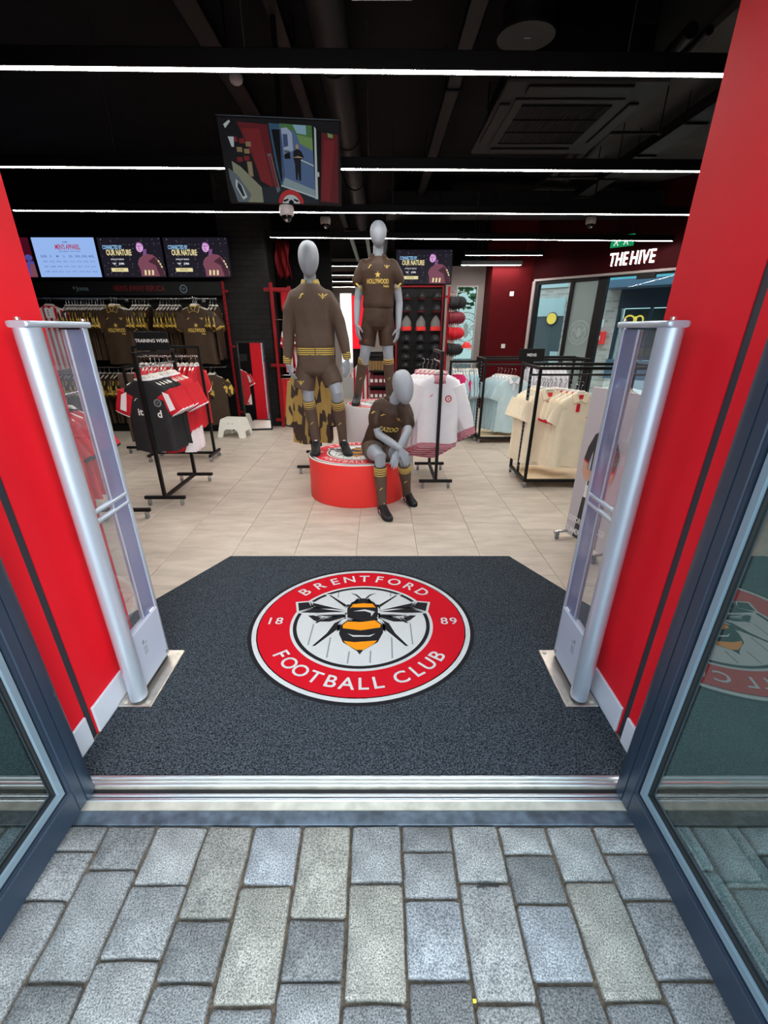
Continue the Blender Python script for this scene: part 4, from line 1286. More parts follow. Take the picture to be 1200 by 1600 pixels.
# ------------------------------------------------------------------ security antennas
def antenna(xc, sgn, label):
    r = thing('security_antenna', label, 'security gate', (xc, 1.77, 0), 'security antennas inside the door')
    xi = xc - sgn * .0
    MB().cbox(xc - .076, xc + .076, 1.565, 1.972, .008, .018, .003).build('floor_plate', 'steel', r)
    for x in (-.052, .052):
        for y in (1.592, 1.945):
            a = MB(); a.cyl((xc + x, y, .018), (xc + x, y, .021), .011, n=14, sm=False); a.cyl((xc + x, y, .021), (xc + x, y, .0225), .0055, n=6, sm=False)
            a.build('bolt', 'alu_worn', r)
    a = MB()
    a.loft([ell((xc, 1.618, z), (.037, 0, 0), (0, .046, 0), 28) for z in (.03, .04, 1.575, 1.585)], 0)
    a.build('front_tube', 'silver', r)
    MB().loft([ell((xc, 1.618, z), (.031, 0, 0), (0, .038, 0), 24) for z in (.018, .03)]).build('tube_socket', 'gasket', r)
    a = MB(); a.loft([ell((xc, 1.925, z), (.010, 0, 0), (0, .016, 0), 16, .7) for z in (.035, 1.585)]); a.build('rear_post', 'silver', r)
    a = MB(); a.loft([ell((xc, y, 1.594), (w, 0, 0), (0, 0, .0105), 20, .45) for y, w in ((1.573, .030), (1.577, .035), (1.60, .037), (1.66, .034), (1.70, .024), (1.90, .020), (1.948, .019), (1.95, .015))]); a.build('top_bar', 'silver', r)
    a = MB()
    for x, y in ((-.01, 1.60), (0, 1.935)):
        a.cyl((xc + x, y, 1.606), (xc + x, y, 1.614), .009, n=12)
    a.build('top_screws', 'steel', r)
    MB().box(xc - .005, xc + .005, 1.655, 1.80, .34, 1.578).build('clear_panel', 'acrylic', r)
    MB().box(xc - .007, xc + .007, 1.806, 1.908, .34, 1.578).build('tinted_strip', 'lavender', r)
    MB().box(xc - .0085, xc + .0085, 1.800, 1.806, .34, 1.578).build('strip_edge', 'silver', r)
    for z in (.925, .885):
        a = MB(); a.cyl((xc - sgn * .0, 1.64, z), (xc, 1.915, z), .011, n=12); a.build('cross_bar', 'silver', r)
    # lower cover with a sloping top edge
    a = MB(); pts = [(1.645, .045), (1.915, .045), (1.915, .335), (1.645, .335)]
    a.prism(pts, lambda y, z: (xc - .018, y, z), lambda y, z: (xc + .018, y, z)); cov = a.build('lower_cover', 'grey_plastic', r, bev=.004)
    s = -sgn
    xs = xc + s * .0186
    a = MB()
    a.box(min(xs, xs + s * .0008), max(xs, xs + s * .0008), 1.72, 1.735, .245, .265); a.box(min(xs, xs + s * .0008), max(xs, xs + s * .0008), 1.742, 1.755, .24, .246)
    for k in range(4): a.box(min(xs, xs + s * .0008), max(xs, xs + s * .0008), 1.72, 1.75, .19 + k * .011, .194 + k * .011)
    a.build('sticker', 'print_grey', cov)
    a = MB(); a.cyl((xs, 1.895, .07), (xs + s * .003, 1.895, .07), .009, n=14, sm=False); a.build('cover_screw', 'wire', cov)
    a = MB(); a.box(xc - .012, xc + .012, 1.86, 1.895, .337, .345); a.build('led_window', 'print_white', cov)
    a = MB(); a.box(xc - .01, xc + .01, 1.65, 1.91, .02, .04); a.build('recessed_foot', 'gasket', r)  # narrow dark strip between the cover and the floor plate
    return r
antenna(-1.132, -1, 'silver framed clear security antenna standing by the left red wall')
antenna(.932, 1, 'silver framed clear security antenna standing by the right red wall')

# ------------------------------------------------------------------ podiums
def podium(c, r, h, side, label):
    p = thing('podium', label, 'podium', (c[0], c[1], 0), 'round display podiums')
    MB().loft([ell((c[0], c[1], z), (q, 0, 0), (0, q, 0), 96) for z, q in ((0, r - .004), (.004, r), (h - .012, r), (h - .010, r))], 0).build('drum', side, p, sharp=50)
    MB().loft([ell((c[0], c[1], z), (q, 0, 0), (0, q, 0), 96) for z, q in ((h - .010, r), (h - .002, r), (h, r - .003))], 0).build('top_disc', 'print_white', p, sharp=50)
    R = r * .955
    emblem(p, lambda x, y, k: Vector((c[0] + x * R, c[1] + y * R, h + .0004 + k * .0005)))
    return p
HA, HB = .43, .79
podium((-.235, 4.67), .50, HA, 'red_vinyl', 'low red round podium with bee crest top under the jacketed mannequin')
podium((0, 5.58), .41, HB, 'white', 'tall white round podium behind the red one')

# ------------------------------------------------------------------ mannequins
def hand(mb, w, d, nrm, side, curl=.35, k=1.0):
    """palm and five fingers; nrm points out of the back of the hand, side towards the thumb"""
    w = Vector(w); d = Vector(d).normalized()
    nrm = Vector(nrm); nrm = (nrm - d * nrm.dot(d)).normalized()
    sd = d.cross(nrm).normalized()
    if sd.dot(Vector(side)) < 0: sd = -sd
    mb.loft([ell(w + d * t * k, sd * (a * k), nrm * (b * k), 14) for t, a, b in ((-.02, .024, .020), (.01, .026, .018), (.04, .037, .015), (.07, .041, .013), (.088, .039, .011), (.094, .03, .008))], 0)
    for i, (L, off, b) in enumerate(((.072, .029, .086), (.082, .0095, .091), (.076, -.0105, .089), (.060, -.0295, .081))):
        p = w + (d * b + sd * off) * k
        c1 = curl * (.6 + .12 * i)
        d1 = (d * cos(c1 * .5) - nrm * sin(c1 * .5) + sd * (off * 2.2)).normalized()
        d2 = (d * cos(c1 * 1.3) - nrm * sin(c1 * 1.3) + sd * (off * 1.4)).normalized()
        d3 = (d * cos(c1 * 2) - nrm * sin(c1 * 2) + sd * (off * 1.0)).normalized()
        q1 = p + d1 * L * .45 * k; q2 = q1 + d2 * L * .32 * k; q3 = q2 + d3 * L * .2 * k
        mb.caps([p - d * .02 * k, p, q1, q2, q3], [.0095 * k, .0095 * k, .0088 * k, .008 * k, .0068 * k], 8)
    t0 = w + (d * .022 + sd * .024) * k
    t1 = t0 + (d * .62 + sd * .62 - nrm * .35).normalized() * .036 * k
    t2 = t1 + (d * .86 + sd * .25 - nrm * .4).normalized() * .030 * k
    t3 = t2 + (d * .9 - nrm * .45).normalized() * .018 * k
    mb.caps([t0, t1, t2, t3], [.014 * k, .0115 * k, .0098 * k, .008 * k], 8)

def head(mb, chin, crown, rx, ry, front):
    chin, crown = Vector(chin), Vector(crown)
    a = (crown - chin); L = a.length; a.normalize()
    v = Vector(front); v = (v - a * v.dot(a)).normalized(); u = a.cross(v).normalized()
    rings = []
    for i in range(17):
        t = -1 + 2 * i / 16
        e = math.sqrt(max(.004, 1 - abs(t) ** 2.15))
        wd = 1 + .13 * t - .10 * max(0, -t - .2)
        fwd = .012 * (1 - t)            # the jaw sits forward of the crown
        rings.append(ell(chin + a * (L * (t + 1) / 2) + v * fwd, u * (rx * e * wd), v * (ry * e * (1 + .08 * t)), 28))
    mb.loft(rings, 0)

def ruffle(me, amp, sc, z=1.0, seed=0):
    me.update()
    ns = [v.normal.copy() for v in me.vertices]
    for v, nn in zip(me.vertices, ns):
        p = v.co
        q = noise.noise(Vector((p.x * sc + seed, p.y * sc, p.z * sc * z)))
        q = 1 - abs(q) * 2.4
        v.co = p + nn * (amp * q * .7)
    me.update()

def project(root_me, s, size, f0, m, parent, name, width=None, bold=.03, d=Vector((0, 1, 0)), lift=.003):
    bv = BVHTree.FromPolygons([v.co for v in root_me.vertices], [tuple(p.vertices) for p in root_me.polygons])
    a = MB()
    def f(x, y):
        p = f0(x, y)
        h = bv.ray_cast(p - d * .6, d)[0]
        return (h if h else p) - d * lift
    if isinstance(s, str):
        write(a, s, size, f, 0, bold, width)
    else:
        for p in s: a.poly([f(x * size, y * size) for x, y in p])
    return a.build(name, m, parent)

def boot(parent, heel, toe, z, L=None):
    h, t = Vector((heel[0], heel[1], z)), Vector((toe[0], toe[1], z))
    d = (t - h); L = L or d.length; d.normalize(); s = Vector((d.y, -d.x, 0)); up = Vector((0, 0, 1))
    a = MB(); rg = []
    for q, w, zl, zh in ((0, .018, .022, .080), (.03, .034, .016, .104), (.14, .044, .012, .112), (.27, .046, .012, .108), (.38, .044, .012, .094), (.55, .045, .012, .072), (.75, .048, .011, .056), (.9, .042, .013, .046), (.97, .028, .017, .036), (1, .010, .022, .030)):
        c = h + d * (L * q)
        rg.append([c + s * (w * cos(2 * pi * j / 18)) + up * ((zl + zh) / 2 + (zh - zl) / 2 * sin(2 * pi * j / 18) * (1 if sin(2 * pi * j / 18) > 0 else .9)) for j in range(18)])
    a.loft(rg, 0)
    b = a.build('boot', 'boot', parent, sharp=60)
    so = MB()
    out = [(-.0, .014), (.03, .030), (.15, .036), (.35, .036), (.55, .041), (.75, .046), (.9, .040), (.98, .024), (1.01, .008)]
    pts = [(q, w) for q, w in out] + [(q, -w) for q, w in reversed(out)]
    so.prism(pts, lambda q, w: h + d * (L * q) + s * w + up * .006, lambda q, w: h + d * (L * q) + s * w + up * .018)
    for q, w in ((.08, .02), (.08, -.02), (.62, .028), (.62, -.028), (.85, .02), (.85, -.02), (.72, 0)):
        c = h + d * (L * q) + s * w
        so.cyl(c, c + up * .007, .007, n=8)
    so.build('sole', 'gasket', b)
    la = MB()
    for q in (.36, .43, .5, .57):
        zc = .097 - (q - .36) * .14
        c = h + d * (L * q) + up * zc
        la.tube([c - s * .024 - up * .006, c + up * .003, c + s * .024 - up * .006], .0035, 6)
    la.build('laces', 'black_fab', b)
    wp = MB()
    for sg in (-1, 1):
        wp.add([h + d * (L * q) + s * (sg * w) + up * zz for q, w, zz in ((.30, .0465, .050), (.36, .0455, .066), (.52, .0465, .036), (.50, .0468, .026))], [(0, 1, 2, 3)])
    c = h + d * (L * .27)
    wp.cbox(c.x - .014, c.x + .014, c.y - .010, c.y + .004, z + .108, z + .118, .002)
    wp.build('white_marks', 'print_white', b)
    return b

def sock(parent, pts, rs, top_z, name='sock'):
    a = MB(); a.tube(pts, rs, 20); o = a.build(name, 'brown', parent, sharp=70)
    # three gold bands at the top
    p = [Vector(q) for q in pts]
    d = (p[1] - p[0]).normalized()
    for k in range(4):
        t = .008 + k * .021
        b = MB(); b.tube([p[0] + d * t, p[0] + d * (t + .003), p[0] + d * (t + .009), p[0] + d * (t + .012)], [rs[0] + .0005, rs[0] + .0035, rs[0] + .0035, rs[0] + .0005], 20)
        b.build('gold_band', 'gold', o)
    sw_ = MB()
    c = p[0].lerp(p[-1], .48); r = rs[0] * .96 + .006
    sw_.prism(SWOOSH[0], lambda x, y: c + Vector((x * .018, -r * math.sqrt(max(.1, 1 - (x * .018 / r) ** 2)) - .002, y * .020)), lambda x, y: c + Vector((x * .018, -r * math.sqrt(max(.1, 1 - (x * .018 / r) ** 2)) + .004, y * .020)))
    sw_.build('sock_mark', 'gold', o)
    return o

def leg(mb, hip, knee, calf, ank, toe):
    mb.caps([hip, Vector(hip).lerp(Vector(knee), .5), knee, calf, ank], [.070, .072, .056, .054, .030], 16)

# --- standing mannequin in the bomber jacket
A = thing('mannequin', 'faceless grey mannequin in brown bomber jacket standing on the red podium', 'mannequin', (-.62, 4.72, HA), 'three display mannequins')
b = MB()
head(b, (-.628, 4.70, 1.985), (-.632, 4.735, 2.277), .090, .112, (0, -1, 0))
b.caps([(-.635, 4.76, 1.86), (-.632, 4.745, 2.06)], [.062, .052], 16)
b.loft([ell((x, 4.74, z), (rx, 0, 0), (0, ry, 0), 28) for z, x, rx, ry in ((1.28, -.62, .15, .10), (1.36, -.62, .165, .11), (1.55, -.62, .145, .10), (1.75, -.628, .165, .11), (1.85, -.632, .155, .09), (1.90, -.634, .09, .065))])
for sh, el, wr in (((-.785, 4.748, 1.825), (-.855, 4.76, 1.60), (-.892, 4.705, 1.29)), ((-.48, 4.748, 1.825), (-.385, 4.76, 1.63), (-.317, 4.705, 1.335))):
    b.caps([sh, el, wr], [.040, .036, .026], 14)
hand(b, (-.892, 4.70, 1.275), (.36, -.22, -.9), (-.85, -.45, 0), (0, -1, 0), .55)
hand(b, (-.315, 4.70, 1.315), (-.04, -.12, -1), (.75, -.6, 0), (-.3, -1, 0), .5)
leg(b, (-.715, 4.745, 1.33), (-.712, 4.715, .985), (-.70, 4.76, .80), (-.668, 4.775, .52), (-.65, 4.55, .46))
leg(b, (-.53, 4.745, 1.33), (-.425, 4.665, 1.02), (-.41, 4.73, .82), (-.385, 4.765, .52), (-.33, 4.56, .46))
meshobj('body', remesh(b, .0055, 5), 'man', A)
j = MB()
j.loft([ell((x, 4.74, z), (rx, 0, 0), (0, ry, 0), 36) for z, x, rx, ry in ((1.415, -.617, .178, .122), (1.44, -.617, .188, .128), (1.50, -.618, .183, .127), (1.62, -.622, .172, .122), (1.75, -.628, .186, .128), (1.84, -.632, .20, .12), (1.885, -.634, .176, .105), (1.918, -.635, .122, .09), (1.945, -.635, .078, .078))])
j.caps([(-.775, 4.745, 1.838), (-.838, 4.75, 1.735), (-.857, 4.76, 1.60), (-.874, 4.735, 1.45), (-.886, 4.712, 1.345)], [.069, .067, .060, .054, .044], 18)
j.caps([(-.488, 4.745, 1.838), (-.432, 4.75, 1.735), (-.384, 4.76, 1.62), (-.345, 4.735, 1.48), (-.326, 4.712, 1.385)], [.069, .067, .060, .054, .044], 18)
jm = remesh(j, .007, 12); ruffle(jm, .007, 7, .45, 3)
jo = meshobj('jacket', jm, 'brown', A)
MB().loft([ell((-.617, 4.74, z), (rx, 0, 0), (0, ry, 0), 40) for z, rx, ry in ((1.352, .170, .116), (1.358, .178, .122), (1.42, .182, .126), (1.432, .178, .122))]).build('hem_band', 'gold_knit', A)
MB().box(-.609, -.603, 4.60, 4.62, 1.355, 1.43).build('zip_end', 'brown', A)
for p0, p1 in (((-.887, 4.711, 1.352), (-.893, 4.702, 1.278)), ((-.325, 4.711, 1.392), (-.315, 4.702, 1.318))):
    MB().tube([p0, Vector(p0).lerp(Vector(p1), .15), Vector(p0).lerp(Vector(p1), .85), p1], [.036, .042, .040, .034], 18).build('cuff', 'gold_knit', A)
a = MB(); rings = []
for z, rx, ry, dip in ((1.915, .100, .088, .055), (1.95, .088, .080, .035), (1.985, .074, .072, .012)):
    rings.append([(-.635 + rx * sin(t), 4.755 - ry * cos(t), z - dip * max(0, cos(t)) ** 2) for t in [radians(22 + 316 * q / 28) for q in range(29)]])
a.loft(rings, 0, True, False, False)
o = a.build('collar', 'gold_knit_v', A); sd_ = o.modifiers.new('s', 'SOLIDIFY'); sd_.thickness = .007
zp = project(jm, [[(-.12, -1), (.12, -1), (.12, 1), (-.12, 1)]], .225, lambda x, y: Vector((-.62 + x * .1, 4.7, 1.66 + y)), 'boot', jo, 'zip', lift=.0015)
project(jm, SWOOSH, .030, lambda x, y: Vector((-.705 + x, 4.6, 1.845 + y * 1.3)), 'gold', jo, 'chest_mark')
project(jm, BEE, .040, lambda x, y: Vector((-.515 + x, 4.6, 1.845 + y)), 'gold', jo, 'chest_bee')
s_ = MB()
s_.loft([ell((x, 4.74, z), (rx, 0, 0), (0, ry, 0), 32) for z, x, rx, ry in ((1.395, -.617, .165, .115), (1.36, -.617, .172, .12), (1.28, -.617, .186, .128), (1.21, -.62, .186, .125), (1.18, -.62, .15, .10))])
s_.tube([(-.705, 4.742, 1.28), (-.73, 4.735, 1.16), (-.755, 4.73, 1.045)], [.095, .100, .103], 22)
s_.tube([(-.535, 4.742, 1.28), (-.49, 4.72, 1.18), (-.452, 4.70, 1.09)], [.095, .096, .095], 22)
sm = remesh(s_, .007, 6); ruffle(sm, .005, 8, .4, 9)
so = meshobj('shorts', sm, 'brown', A)
project(sm, BEE, .036, lambda x, y: Vector((-.765 + x, 4.6, 1.115 + y)), 'gold', so, 'shorts_bee')
sock(A, [(-.713, 4.722, .945), (-.708, 4.745, .86), (-.70, 4.76, .79), (-.682, 4.768, .64), (-.668, 4.778, .475)], [.058, .062, .060, .048, .041], .94)
sock(A, [(-.422, 4.68, .945), (-.416, 4.712, .87), (-.41, 4.73, .80), (-.396, 4.75, .64), (-.385, 4.768, .475)], [.060, .063, .061, .048, .041], .94)
boot(A, (-.672, 4.805), (-.645, 4.475), HA)
boot(A, (-.395, 4.80), (-.305, 4.47), HA)

# --- standing mannequin on the white podium
B = thing('mannequin', 'faceless grey mannequin in brown shirt with gold star standing on the white podium', 'mannequin', (-.03, 5.5, HB), 'three display mannequins')
b = MB()
head(b, (-.018, 5.455, 2.318), (-.02, 5.49, 2.552), .082, .100, (0, -1, 0))
b.caps([(-.02, 5.515, 2.16), (-.02, 5.495, 2.37)], [.058, .048], 16)
b.loft([ell((-.02, 5.5, z), (rx, 0, 0), (0, ry, 0), 28) for z, rx, ry in ((1.62, .13, .09), (1.75, .15, .10), (1.9, .135, .095), (2.05, .155, .10), (2.16, .165, .09), (2.21, .09, .06))])
AB = (((-.178, 5.505, 2.165), (-.240, 5.53, 1.86), (-.252, 5.46, 1.63)), ((.140, 5.505, 2.165), (.205, 5.53, 1.83), (.198, 5.46, 1.60)))
for sh, el, wr in AB:
    b.caps([sh, Vector(sh).lerp(Vector(el), .5), el, Vector(el).lerp(Vector(wr), .4), wr], [.05, .046, .038, .037, .026], 14)
hand(b, (-.252, 5.46, 1.62), (.12, -.25, -1), (-.9, -.4, 0), (.2, -1, 0), .5)
hand(b, (.198, 5.46, 1.59), (-.14, -.2, -1), (.9, -.4, 0), (-.2, -1, 0), .6)
leg(b, (-.11, 5.5, 1.68), (-.168, 5.465, 1.335), (-.212, 5.52, 1.14), (-.266, 5.55, .88), (-.28, 5.40, .83))
leg(b, (.065, 5.5, 1.68), (.088, 5.465, 1.345), (.102, 5.52, 1.15), (.112, 5.55, .88), (.14, 5.40, .83))
meshobj('body', remesh(b, .0055, 5), 'man', B)
j = MB()
j.loft([ell((-.022, 5.5, z), (rx, 0, 0), (0, ry, 0), 36) for z, rx, ry in ((1.765, .140, .10), (1.785, .160, .118), (1.82, .166, .124), (1.9, .160, .12), (2.03, .172, .122), (2.12, .19, .118), (2.175, .18, .108), (2.215, .125, .09), (2.245, .078, .074))])
j.caps([(-.165, 5.505, 2.16), (-.205, 5.512, 2.09), (-.228, 5.52, 2.035)], [.068, .068, .066], 18)
j.caps([(.122, 5.505, 2.16), (.165, 5.512, 2.09), (.190, 5.52, 2.035)], [.068, .068, .066], 18)
jm = remesh(j, .007, 6); ruffle(jm, .006, 9, .5, 21)
jo = meshobj('football_shirt', jm, 'brown_sh', B)
for x0, z0, dx in ((-.233, 1.985, -.012), (.198, 1.985, .012)):
    MB().tube([(x0 - dx, 5.524, z0 + .012), (x0, 5.525, z0)], [.069, .069], 20).build('sleeve_trim', 'gold', jo)
def polo_collar(parent, c, fx, trim='gold', m='brown_sh'):
    a = MB(); t = MB()
    for s in (-1, 1):
        p = [fx(s * .012, -.085, .012), fx(s * .062, -.07, .016), fx(s * .098, .0, -.04), fx(s * .066, .045, -.06), (fx(s * .042, .03, -.02))]
        q = [Vector(v) + Vector((0, .012, 0)) for v in p]
        a.add(p + q, [(0, 1, 2, 3, 4), (9, 8, 7, 6, 5)] + [(i, (i + 1) % 5, 5 + (i + 1) % 5, 5 + i) for i in range(5)])
        t.tube([Vector(v) + Vector((0, -.003, 0)) for v in (p[0], p[1], p[2])], .0032, 6)
    a.build('collar', m, parent); t.build('collar_trim', trim, parent)
polo_collar(jo, None, lambda x, z, y: Vector((-.02 + x, 5.405 - y * .9 + abs(x) * .35, 2.235 + z)))
project(jm, SWOOSH, .022, lambda x, y: Vector((-.105 + x, 5.3, 2.150 + y * 1.3)), 'gold', jo, 'chest_mark')
project(jm, BEE, .028, lambda x, y: Vector((.068 + x, 5.3, 2.150 + y)), 'gold', jo, 'chest_bee')
project(jm, STAR, .032, lambda x, y: Vector((-.025 + x, 5.3, 2.078 + y)), 'gold', jo, 'star')
project(jm, 'HOLLYWOOD', .058, lambda x, y: Vector((-.025 + x, 5.3, 2.018 + y)), 'gold', jo, 'lettering', .225, .04)
project(jm, 'bets', .034, lambda x, y: Vector((.062 + x, 5.3, 1.978 + y)), 'gold', jo, 'lettering', .055, .03)
s_ = MB()
s_.loft([ell((-.025, 5.5, z), (rx, 0, 0), (0, ry, 0), 32) for z, rx, ry in ((1.80, .145, .105), (1.75, .158, .115), (1.66, .172, .122), (1.60, .165, .115), (1.575, .13, .09))])
s_.tube([(-.105, 5.5, 1.66), (-.13, 5.49, 1.54), (-.148, 5.485, 1.415)], [.088, .09, .088], 22)
s_.tube([(.06, 5.5, 1.66), (.07, 5.49, 1.54), (.080, 5.485, 1.415)], [.088, .09, .086], 22)
sm = remesh(s_, .007, 5); ruffle(sm, .008, 8, .4, 5)
so = meshobj('shorts', sm, 'brown_sh', B)
project(sm, SWOOSH, .018, lambda x, y: Vector((-.155 + x, 5.3, 1.465 + y)), 'red', so, 'shorts_mark')
sock(B, [(-.180, 5.482, 1.295), (-.197, 5.502, 1.22), (-.212, 5.52, 1.14), (-.245, 5.535, .99), (-.266, 5.553, .835)], [.056, .060, .058, .046, .040], 1.29)
sock(B, [(.092, 5.482, 1.295), (.097, 5.502, 1.22), (.102, 5.52, 1.14), (.108, 5.535, .99), (.112, 5.553, .835)], [.056, .060, .058, .046, .040], 1.29)
boot(B, (-.266, 5.60), (-.285, 5.315), HB)
boot(B, (.112, 5.60), (.15, 5.315), HB)

# --- seated mannequin
C = thing('mannequin', 'faceless grey mannequin sitting on the red podium edge with crossed wrists', 'mannequin', (.0, 4.40, HA), 'three display mannequins')
ax0, ax1 = Vector((-.012, 4.47, .50)), Vector((.115, 4.275, 1.0))
U = Vector((.97, -.23, .05)).normalized(); AX = (ax1 - ax0).normalized(); V = AX.cross(U).normalized(); U = V.cross(AX).normalized()
def tor(t): return ax0.lerp(ax1, t)
b = MB()
head(b, (.222, 4.085, .985), (.172, 4.205, 1.262), .088, .108, (.25, -.85, -.35))
b.caps([(.115, 4.28, .96), (.155, 4.215, 1.06), (.185, 4.17, 1.10)], [.056, .049, .050], 16)
b.loft([ell(tor(t), U * rx, V * ry, 28) for t, rx, ry in ((-.02, .14, .10), (.15, .15, .11), (.45, .125, .095), (.75, .145, .10), (.9, .14, .085), (.98, .08, .06))])
b.caps([(-.03, 4.305, .915), (-.045, 4.285, .82), (-.012, 4.235, .70), (.09, 4.09, .665), (.175, 3.968, .635)], [.046, .043, .038, .036, .026], 16)
b.caps([(.225, 4.245, .925), (.252, 4.215, .84), (.245, 4.13, .745), (.20, 4.075, .67), (.158, 4.04, .605)], [.046, .043, .038, .035, .026], 16)
hand(b, (.180, 3.962, .630), (.50, -.10, -.86), (.25, -.95, .25), (-.6, -.3, -.6), .35, .98)
hand(b, (.156, 4.028, .602), (-.28, -.42, -.88), (.1, -.9, .5), (.9, -.2, 0), .35, .98)
b.caps([(-.085, 4.42, .515), (-.05, 4.23, .535), (.0, 4.03, .540), (.0, 4.05, .38), (.02, 4.03, .10)], [.080, .078, .060, .052, .030], 18)
b.caps([(.085, 4.39, .515), (.145, 4.22, .535), (.212, 4.06, .540), (.232, 4.17, .38), (.268, 4.38, .12)], [.084, .078, .060, .052, .034], 18)
meshobj('body', remesh(b, .0045, 4), 'man', C)
j = MB()
j.loft([ell(tor(t), U * rx, V * ry, 36) for t, rx, ry in ((-.03, .178, .135), (.06, .178, .138), (.28, .165, .128), (.5, .156, .122), (.72, .166, .118), (.86, .165, .108), (.94, .125, .085), (1.0, .075, .068))])
j.caps([(-.012, 4.30, .93), (-.040, 4.285, .855), (-.042, 4.27, .805)], [.066, .066, .064], 18)
j.caps([(.208, 4.25, .935), (.244, 4.222, .865), (.25, 4.195, .815)], [.066, .066, .064], 18)
jm = remesh(j, .0065, 6); ruffle(jm, .007, 9, .7, 33)
jo = meshobj('football_shirt', jm, 'brown_sh', C)
polo_collar(jo, None, lambda x, z, y: tor(.985) + U * (x * .95) + AX * (z * .9) - Vector((0, 1, 0)) * (.078 - abs(x) * .5 + y * .6), m='brown_sh')
def fC(cx, t, sl=.0): return lambda x, y: tor(t) + U * (cx + x) + AX * (y + x * sl) + Vector((0, -.1, 0))
project(jm, 'CAZOO', .062, fC(.028, .52, .12), 'gold', jo, 'lettering', .175, .04, d=-V if V.y < 0 else V)
DV = V if V.y > 0 else -V
project(jm, SWOOSH, .026, fC(-.055, .74), 'gold', jo, 'chest_mark', d=DV)
project(jm, BEE, .028, fC(.095, .74), 'gold', jo, 'chest_bee', d=DV)
project(jm, SWOOSH, .024, lambda x, y: Vector((-.062 + x, 4.2, .90 - x * .4 + y * 1.2)), 'gold', jo, 'sleeve_mark')
s_ = MB()
s_.loft([ell(tor(t), U * rx, V * ry, 30) for t, rx, ry in ((.12, .165, .125), (.02, .178, .135), (-.06, .17, .12))])
s_.tube([(-.085, 4.44, .525), (-.072, 4.33, .535), (-.055, 4.235, .55)], [.095, .098, .096], 22)
s_.tube([(.08, 4.41, .525), (.11, 4.31, .535), (.14, 4.215, .55)], [.095, .098, .096], 22)
sm = remesh(s_, .0065, 5); ruffle(sm, .005, 9, 1, 2)
for v in sm.vertices: v.co.z = max(v.co.z, HA + .006)
meshobj('shorts', sm, 'brown', C)
sock(C, [(.0, 4.038, .46), (.0, 4.048, .39), (.005, 4.05, .33), (.014, 4.038, .20), (.02, 4.032, .045)], [.057, .059, .057, .046, .041], .45)
sock(C, [(.222, 4.112, .46), (.229, 4.155, .40), (.238, 4.21, .33), (.255, 4.30, .21), (.272, 4.40, .045)], [.057, .059, .057, .046, .041], .45)
boot(C, (.005, 4.075), (.088, 3.815), 0)
boot(C, (.262, 4.435), (.340, 4.195), 0)

# ------------------------------------------------------------------ left wall display
bay = thing('wall_fixture', 'black wall bay of brown shirts under a header band with dim red capitals', 'shop fixture', (-3.8, 8.3, 0))
MB().box(-6.5, -2.49, 8.42, 8.455, 0, 2.3).build('back_panel', 'black', bay)
MB().cbox(-6.5, -2.50, 8.19, 8.42, 2.055, 2.245, .004).build('header_band', 'sign_face', bay)
a = MB(); write(a, "MEN'S AWAY REPLICA", .105, lambda x, y: Vector((-3.78 + x, 8.186, 2.15 + y)), 0, .025, width=.80)
a.build('lettering', 'dim_red_text', bay)
a = MB(); write(a, 'Joma', .085, lambda x, y: Vector((-4.67 + x, 8.186, 2.15 + y)), 0, .03, width=.20)
a.poly([(-4.80 + .02 * cos(t), 8.186, 2.16 + .02 * sin(t)) for t in [k * pi / 3 for k in range(6)]])
a.build('lettering', 'bead', bay)
a = MB()
annulus(a, lambda x, y, k: Vector((-3.085 + x * .06, 8.186, 2.145 + y * .06)), .72, 1, 0, 0, 24)
for p in BEE: a.poly([Vector((-3.085 + x * .035, 8.185, 2.145 + y * .035)) for x, y in p])
a.build('band_crest', 'bead', bay)
for x, m, w in ((-2.475, 'redmetal', .035), (-4.1, 'black', .03), (-5.6, 'black', .03)):
    q = MB().cbox(x - w / 2, x + w / 2, 8.20, 8.25, .14 if m == 'redmetal' else 0, 2.25, .004).build('upright', m, bay)
    a = MB()
    for k in range(26):
        a.box(x - .006, x + .006, 8.1985, 8.1995, .25 + k * .075, .28 + k * .075)
    a.build('slots', 'black', q)
a = MB()
for z in (2.1, 1.3, .25): a.cbox(-2.49, -2.40, 8.205, 8.235, z, z + .035, .003)
a.build('bracket', 'redmetal', bay)
for z in (2.0, 1.02):
    MB().cyl((-6.4, 7.98, z), (-2.52, 7.98, z), .012, n=10).build('hanging_rail', 'wire', bay)
    for x in (-5.6, -4.1, -2.54): MB().cyl((x, 7.98, z), (x, 8.42, z), .008, n=8).build('rail_arm', 'black', bay)
MB().cbox(-6.4, -2.52, 8.0, 8.42, 1.13, 1.16, .003).build('shelf', 'black', bay)
MB().cbox(-6.45, -2.52, 7.9, 8.42, 0, .12, .004).build('plinth', 'black', bay)
UP = 'brown gold-print shirts edge-on on the upper wall rail'
ga = garment('away_shirt', ('brown_dim', 'goldprint', 'brown_dim'), 'brown shirt with gold print sleeves hanging edge-on on the upper wall rail', 'shirt', UP, W_=.44, L=.74, sl=.24, sw=.20, T=.034, droop=62, seed=30, fold=.007)
ga.location = (-4.86, 7.98, 1.99); ga.rotation_euler = (0, 0, pi / 2)
xs = [-4.86 + .045 * k for k in range(1, 14)] + [-3.83 + .048 * k for k in range(6)] + [-3.50 + .048 * k for k in range(2, 9)] + [-2.63 + .045 * k for k in range(3)]
for x in xs: dup(ga, (x, 7.98 + rg.uniform(-.01, .01), 1.99), pi / 2 + rg.uniform(-.06, .06))
ff = garment('away_shirt', ('brown_dim', 'brown_dim', 'gold'), 'front-facing brown shirt with gold lettering, left of centre on the upper wall rail', 'shirt', 'front-facing shirts on the upper wall rail', W_=.46, L=.80, sl=.23, sw=.20, T=.05, droop=60, seed=31)
